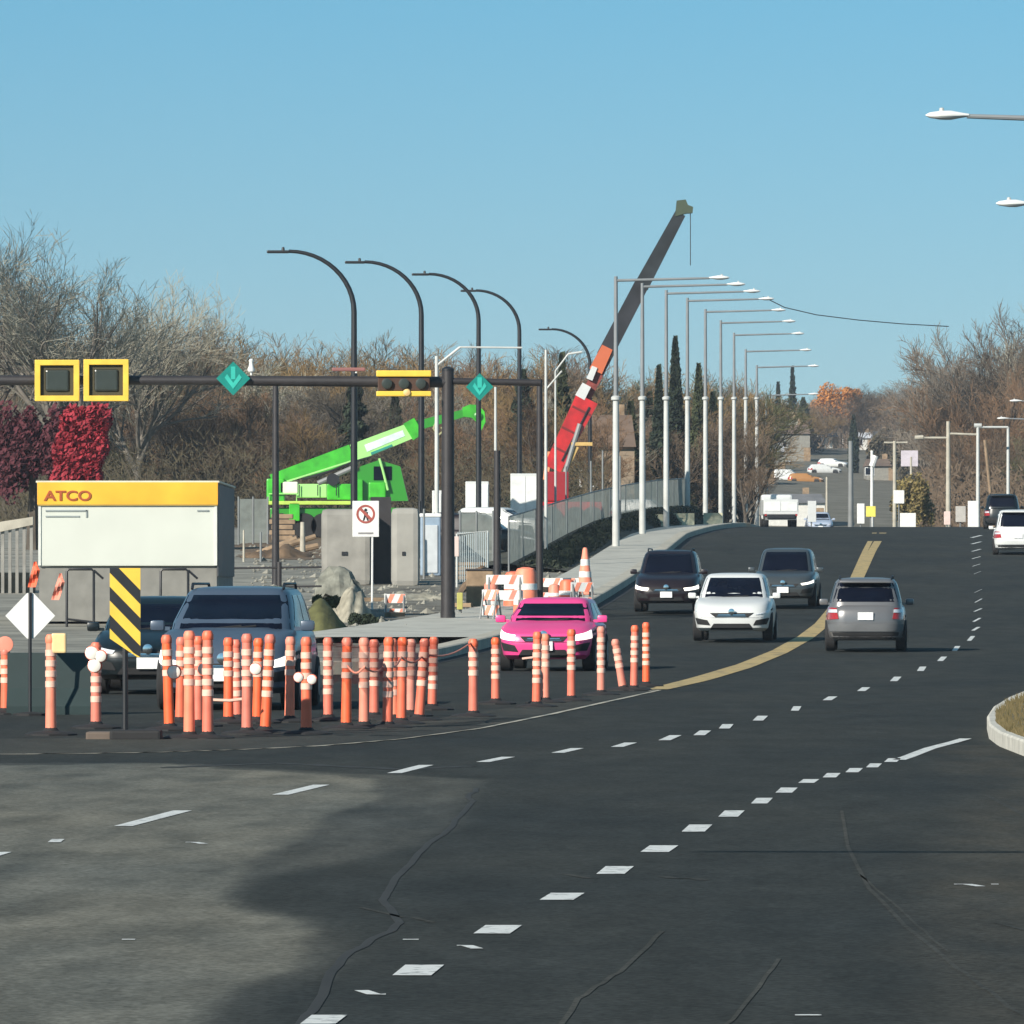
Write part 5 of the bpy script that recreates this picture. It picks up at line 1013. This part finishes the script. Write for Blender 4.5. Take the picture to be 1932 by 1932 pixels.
for a in [('low grey roofed building behind the white box truck', 1500, 700, 120, 932, 948, M_rg, M_wl), ('house with white roof left of the far road', 1452, 860, 60, 832, 852, M_rw, M_wb),
          ('tan roofed house high at the end of the lamp row', 1465, 1000, 90, 776, 792, M_rt, M_wl), ('brown roofed house beside the white roofed one', 1500, 960, 60, 800, 818, M_rb, M_wb), ('white walled house beside the far road top', 1560, 1080, 44, 826, 836, M_rg, M_wl),
          ('small pale house at the very top of the far road', 1590, 1150, 34, 818, 828, M_rg, M_wl), ('grey roofed house right of the far road', 1680, 960, 70, 850, 872, M_rg, M_wl), ('dark roofed house right of the transformer pole', 1662, 860, 56, 884, 902, M_rb, M_wb), ('white house with grey roof above the lilac board', 1712, 1000, 50, 828, 844, M_rg, M_wl),
          ('small white house low on the slope left of the far road', 1440, 820, 36, 868, 880, M_rb, M_wl), ('small tan house above the far yard', 1525, 1040, 40, 806, 818, M_rt, M_wl), ('small white house between the grey pole and the transformer pole', 1632, 1060, 30, 832, 842, M_rw, M_wl),
          ('pale cottage right of the transformer pole', 1665, 1040, 34, 812, 824, M_rg, M_wl), ('tiny white cottage above the spruces', 1545, 1180, 26, 796, 805, M_rt, M_wl), ('brown roofed house among the lamp posts', 1390, 620, 110, 800, 850, M_rb, M_wb), ('wide brown roofed house behind the first lamp post', 1150, 410, 100, 780, 842, M_rb, mat('tan wall', (.26, .2, .14), .8))]:
    house(*a)

# paved yard on the far slope with parked vehicles
v = [tuple(GP(x, y, .08, 520, 1500)) for x, y in [(1400, 985), (1590, 985), (1588, 930), (1590, 895), (1592, 872), (1520, 880), (1430, 890), (1390, 930)]]
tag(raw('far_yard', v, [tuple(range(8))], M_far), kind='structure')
for k, (px, py, lab, cl) in enumerate([(1488, 912, 'white van parked on the paved yard of the far slope', P_white), (1520, 914, 'orange brown car parked beside the white van on the far slope', P_orc if 'P_orc' in globals() else paint('orange brown car paint', (.36, .17, .05))),
                              (1555, 896, 'white car at the upper edge of the far yard', P_white), (1462, 880, 'white car left on the far yard below the white roof', P_white), (1442, 958, 'grey car on the near edge of the far yard', P_grey)]):
    make_car('parked_car', lab, 'car', GP(px, py, .1, 520, 1500), R(80+7*k), cl, 4.8, 1.9, 1.9 if k == 0 else 1.5, 1.0, kind='van' if k == 0 else 'suv', lowdetail=True, roofrail=False)
# dark red mesh between the crowded posts
b0 = GP(628, 1384); d = b0.y; sB = F/d; n_ = 24; V = []; Fs = []
for i in range(n_+1):
    x = (628+(826-628)*i/n_); dd = d+2.2*(i/n_)**1.3*2.2+.95; ss = F/dd
    for j in range(5): V.append(((x-966)/ss, dd+.04*math.sin(i*1.7+j), .55+(1.0-.55)*j/4+.02*math.sin(i*.9)))
for i in range(n_):
    for j in range(4): Fs.append((i*5+j, (i+1)*5+j, (i+1)*5+j+1, i*5+j+1))
tag(raw('mesh_banner', V, Fs, screen_mat('dark red mesh', (.16, .02, .02), .5)), 'dark red mesh banner strung behind the crowded orange posts', 'banner')
# rubble, earth mounds, loose timber in the work zone
def mound(name, label, px, d, wpx, hpx, dep, m, seed, rough=.08):
    b = gz(px, d); s = F/d; rn = random.Random(seed); w = wpx/s; h = hpx/s; V = []; Fs = []; nI, nJ = 22, 14; ph = rn.uniform(0, 6)
    for i in range(nI+1):
        for j in range(nJ+1):
            u, t = i/nI*2-1, j/nJ*2-1; rr = math.hypot(u, t); e = max(0, 1-rr*rr)**.8*(1+.25*math.sin(u*4+ph)+.2*math.sin(t*5+ph*2)); V.append((u*w/2, dep/2+t*dep/2, e*h*.85+(noise.fractal(Vector((u*3+seed, t*3, seed*3)), 1, 2, 4)*rough*2.5+rn.gauss(0, rough*.12))*(rr < .95)-.02))
    for i in range(nI):
        for j in range(nJ): a = i*(nJ+1)+j; Fs.append((a, a+nJ+1, a+nJ+2, a+1))
    o = raw(name, V, Fs, m); o.data.polygons.foreach_set('use_smooth', [True]*len(Fs)); o.location = b; return tag(o, label, 'mound')
M_earth = mat('brown earth', (.13, .085, .05), .95, var=.45, scale=2, bump=.8, bscale=6); M_rub = mat('pale rubble', (.30, .28, .22), .9, var=.4, scale=3, bump=.8, bscale=6); M_olv = mat('olive turf', (.085, .085, .03), .95, var=.4, scale=3, bump=.8, bscale=10)
mound('earth_mound', 'brown earth heap with tarpaulin between black mast and chain fence', 905, 205, 90, 46, 3, M_earth, 1)
mound('earth_mound', 'brown earth strip under the log pile', 520, 250, 150, 26, 4, M_earth, 2)
mound('turf_mound', 'olive turf mound behind the minivan', 600, 160, 120, 60, 4, M_olv, 3, .05)
mound('rubble_mound', 'pale rubble mound right of the turf mound', 662, 172, 90, 66, 3, M_rub, 4, .1)
mound('rubble_mound', 'low rubble strip in front of the concrete pieces', 790, 196, 150, 18, 3, M_rub, 5, .06)
mound('earth_mound', 'dark earth behind the orange barricades', 1000, 196, 130, 34, 3, mat('dark soil', (.05, .035, .025), .95, var=.4, bump=.6), 6)
rn = random.Random(14); v = []; f = []
for i in range(1500):
    px = rn.uniform(470, 1120); d = rn.uniform(150, 270)
    if (px-966)*d/F > interp(d, KERB)-.8: continue
    q = gz(px, d); q.z += .04; r_ = rn.uniform(.03, .13)*(1.5 if rn.random() < .1 else 1); k = len(v)
    for a in ((1, 0, 0), (-1, 0, 0), (0, 1, 0), (0, -1, 0), (0, 0, 1), (0, 0, -1)): v.append((q.x+a[0]*r_*rn.uniform(.6, 1.4), q.y+a[1]*r_*rn.uniform(.6, 1.4), q.z+a[2]*r_*rn.uniform(.5, 1)))
    f += [(k, k+2, k+4), (k+2, k+1, k+4), (k+1, k+3, k+4), (k+3, k, k+4), (k+2, k, k+5), (k+1, k+2, k+5), (k+3, k+1, k+5), (k, k+3, k+5)]
tag(raw('loose_stones', v, f, M_concd), 'loose stones scattered over the work yard', 'stones', kind='stuff')
for px, d, w, dz, rz, lab in [(700, 195, 60, .1, .3, 'plank lying before the left concrete piece'), (868, 188, 50, .12, -.4, 'plank lying right of the black mast'), (745, 178, 44, .1, .9, 'short plank near the small barricade'), (980, 168, 46, .1, .2, 'plank beside the orange barrel')]:
    q = gz(px, d); q.z += dz; tag(MB().bbox((0, 0, 0), (w/(F/d), .2, .12), .01).build('plank', M_wood, loc=q, rz=rz), lab, 'plank', 'loose planks in the yard')
for k, (px, d, y0, lab) in enumerate([(760, 225, 985, 'thin steel rod leaning between the concrete pieces'), (800, 222, 960, 'pale grey post right of the right concrete piece'), (648, 220, 985, 'thin post behind the left concrete piece'), (612, 235, 1000, 'stub post left of the left concrete piece'), (460, 245, 1000, 'short fence post far right of the trailer'), (492, 245, 1004, 'second short fence post right of the trailer')]):
    pole(lab, px, d, y0, .05, M_galv2 if k % 2 else M_cream, name='short_post')
for k, (px, d, lab) in enumerate([(1085, 186, 'low pale orange barricade board left of the tall cone'), (925, 170, 'pale orange board standing left of the barrel')]):
    barricade(lab, px, d, 34, 1104 if k == 0 else 1112, .5-k)
# second bay of screened fence near the mast
for k, (x0, x1, d0, d1, lab) in enumerate([(868, 930, 240, 236, 'grey screened fence panel behind the black mast'), (450, 505, 275, 270, 'grey fence panel right of the trailer roof')]):
    o = thing('screen_panel', lab, 'fence', gz((x0+x1)/2, d0)); s = F/d0; w = (x1-x0)/s
    m = MB(); m.add([(-w/2, 0, .1), (w/2, 0, .1), (w/2, 0, 2.0), (-w/2, 0, 2.0)], [(0, 1, 2, 3)]); m.build('mesh_panel', M_scr, o)
    for x in (-w/2, 0, w/2): MB().tube([(x, 0, 0), (x, 0, 2.1)], .04, 6).build('post', M_galv2, o)
terrain_patch('soil_patch', [(590, 1215), (640, 1120), (760, 1085), (930, 1075), (1010, 1085), (1000, 1110), (960, 1160), (905, 1190), (780, 1205), (700, 1225)], mat('yard soil', (.12, .10, .07), .95, var=.5, scale=.8, bump=.6, bscale=5, col2=(.22, .21, .175)), .045, 12)
terrain_patch('soil_patch', [(440, 1052), (470, 1012), (600, 1005), (700, 1020), (760, 1050), (640, 1062)], M_earth, .045, 13)
o = thing('portable_toilet', 'pale blue portable toilet right of the right concrete piece', 'portable toilet', gz(812, 226)); MB().bbox((0, .5, 1.1), (.72, 1.0, 2.1), .06).build('shell', mat('pale blue plastic', (.25, .33, .42), .5), o); MB().bbox((0, -.02, 1.0), (.52, .05, 1.7), .02).build('door', mat('pale plastic', (.5, .53, .55), .5), o); MB().bbox((0, .5, 2.2), (.78, 1.06, .14), .05).build('roof', M_signwhite, o)
o = thing('generator', 'dark site generator behind the concrete pieces', 'generator', gz(772, 238)); MB().bbox((0, 0, 1.2), (1.5, 1.2, 1.6), .08).build('housing', mat('dark teal metal', (.015, .03, .035), .5), o); MB().tube([(.4, 0, 1.9), (.4, 0, 2.5)], .05, 8).build('exhaust', M_blackmetal, o)
for sx in (-1, 1): MB().lathe([(.2, -.1), (.35, -.08), (.35, .08), (.2, .1)], (sx*.6, -.5, .36), 16, Matrix.Rotation(R(90), 3, 'Y')).build('wheel', M_tyre, o)
board('white and pink board standing at the fence panel', 856, 205, 848, 866, 1012, 1050, mat('pale pink board', (.66, .52, .48), .6)); board('pale yellow marker board at the foot of the black mast', 868, 176, 862, 873, 1118, 1150, mat('yellow green board', (.40, .38, .10), .6))
for k, (px, d, n_, lab) in enumerate([(705, 238, 6, 'timber pallet stack behind the left concrete piece'), (880, 222, 4, 'timber pallet stack behind the fence panel'), (960, 208, 4, 'timber pallet stack before the chain fence')]):
    o = thing('pallet_stack', lab, 'pallets', gz(px, d), .2*k, 'timber pallet stacks')
    for j in range(n_): MB().bbox((.03*(j % 2), 0, .09+.16*j), (1.2, 1.0, .12), .02).build('pallet', M_wood, o)
for k, (px, d, lab) in enumerate([(1070, 180, 'orange traffic barrel right of the barricades above the pink car'), (968, 184, 'orange traffic barrel behind the wide barricade')]): barrel(lab, px, d, 70+8*k, M_or)
for k in range(1, 4):
    for nm, y0, y1 in (): MB().box((-wT/2+wT*k/4, -.012, (zt(y0)+zt(y1))/2), (.018, .028, zt(y0)-zt(y1)-.06)).build(nm, mat('seam shade', (.50, .52, .47), .6), tr)
for x in (-wT/2+.04, wT/2-.04): MB().box((x, -.014, zt(1010)), (.07, .03, zt(953)-zt(1068)-.02)).build('corner_trim', mat('trim white', (.62, .63, .58), .5), tr)
d = 338.; s = F/d; X = lambda x: (x-1060)/s; Z = lambda y: EYE+(HY-y)/s-rc.location.z
for p0, p1 in (((1058, 852), (1060, 848)), ((1076, 816), (1078, 812)), ((1096, 777), (1098, 773))): beam(p0, p1, 38, 38, .94, -.015).build('boom_band', mat('band dark red', (.16, .01, .01), .6), rc)
MB().tube([(X(1060), -.05, Z(870)), (X(1088), -.05, Z(815)), (X(1112), -.05, Z(768))], .05, 6).build('hose', M_blackmetal, rc)
MB().tube([(X(1062), -.1, Z(905)), (X(1094), -.1, Z(800))], .13, 8).build('luffing_cylinder', M_galv2, rc)
# hoses, rails and hook on the green crane
d = 290.; s = F/d; X = lambda x: (x-640)/s; Z = lambda y: EYE+(HY-y)/s-gc.location.z
MB().tube([(X(570), -.05, Z(905)), (X(620), -.1, Z(890)), (X(665), -.08, Z(872)), (X(700), -.05, Z(862))], .05, 6).build('hose', M_blackmetal, gc)
MB().tube([(X(600), -.1, Z(912)), (X(672), -.1, Z(880))], .12, 8).build('luffing_cylinder', M_galv2, gc)
for x in (565, 600, 635): MB().box((X(x), -.27, Z(925)), (.05, .02, .5)).build('panel_seam', M_blackmetal, gc)
MB().tube([(X(508), -.3, Z(945)), (X(508), -.3, Z(932)), (X(560), -.3, Z(932)), (X(560), -.3, Z(945))], .03, 6).build('hand_rail', M_greenl, gc)
MB().box((X(664), -.02, Z(860)), (.12, .04, 1.0)).build('boom_band', M_blackmetal, gc)
MB().tube([(X(824), .2, Z(795)), (X(818), .2, Z(808)), (X(826), .2, Z(822)), (X(838), .2, Z(812)), (X(832), .2, Z(806))], .06, 6).build('hook', mat('hook olive', (.35, .34, .18), .6), gc)

hz_ = MB().box((0, 970, 33.5), (1600, 2120, 71), 0).build('haze', bpy.data.materials.new('haze air')); tag(hz_, kind='stuff'); hz_.location = (0, 0, 0)
hm = hz_.data.materials[0]; hm.use_nodes = True; n = hm.node_tree.nodes
for q in list(n):
    if q.type != 'OUTPUT_MATERIAL': n.remove(q)
pv = n.new('ShaderNodeVolumePrincipled'); pv.inputs['Color'].default_value = (.80, .88, 1, 1); pv.inputs['Density'].default_value = .00017; pv.inputs['Anisotropy'].default_value = .2
hm.node_tree.links.new(pv.outputs[0], n['Material Output'].inputs['Volume'])
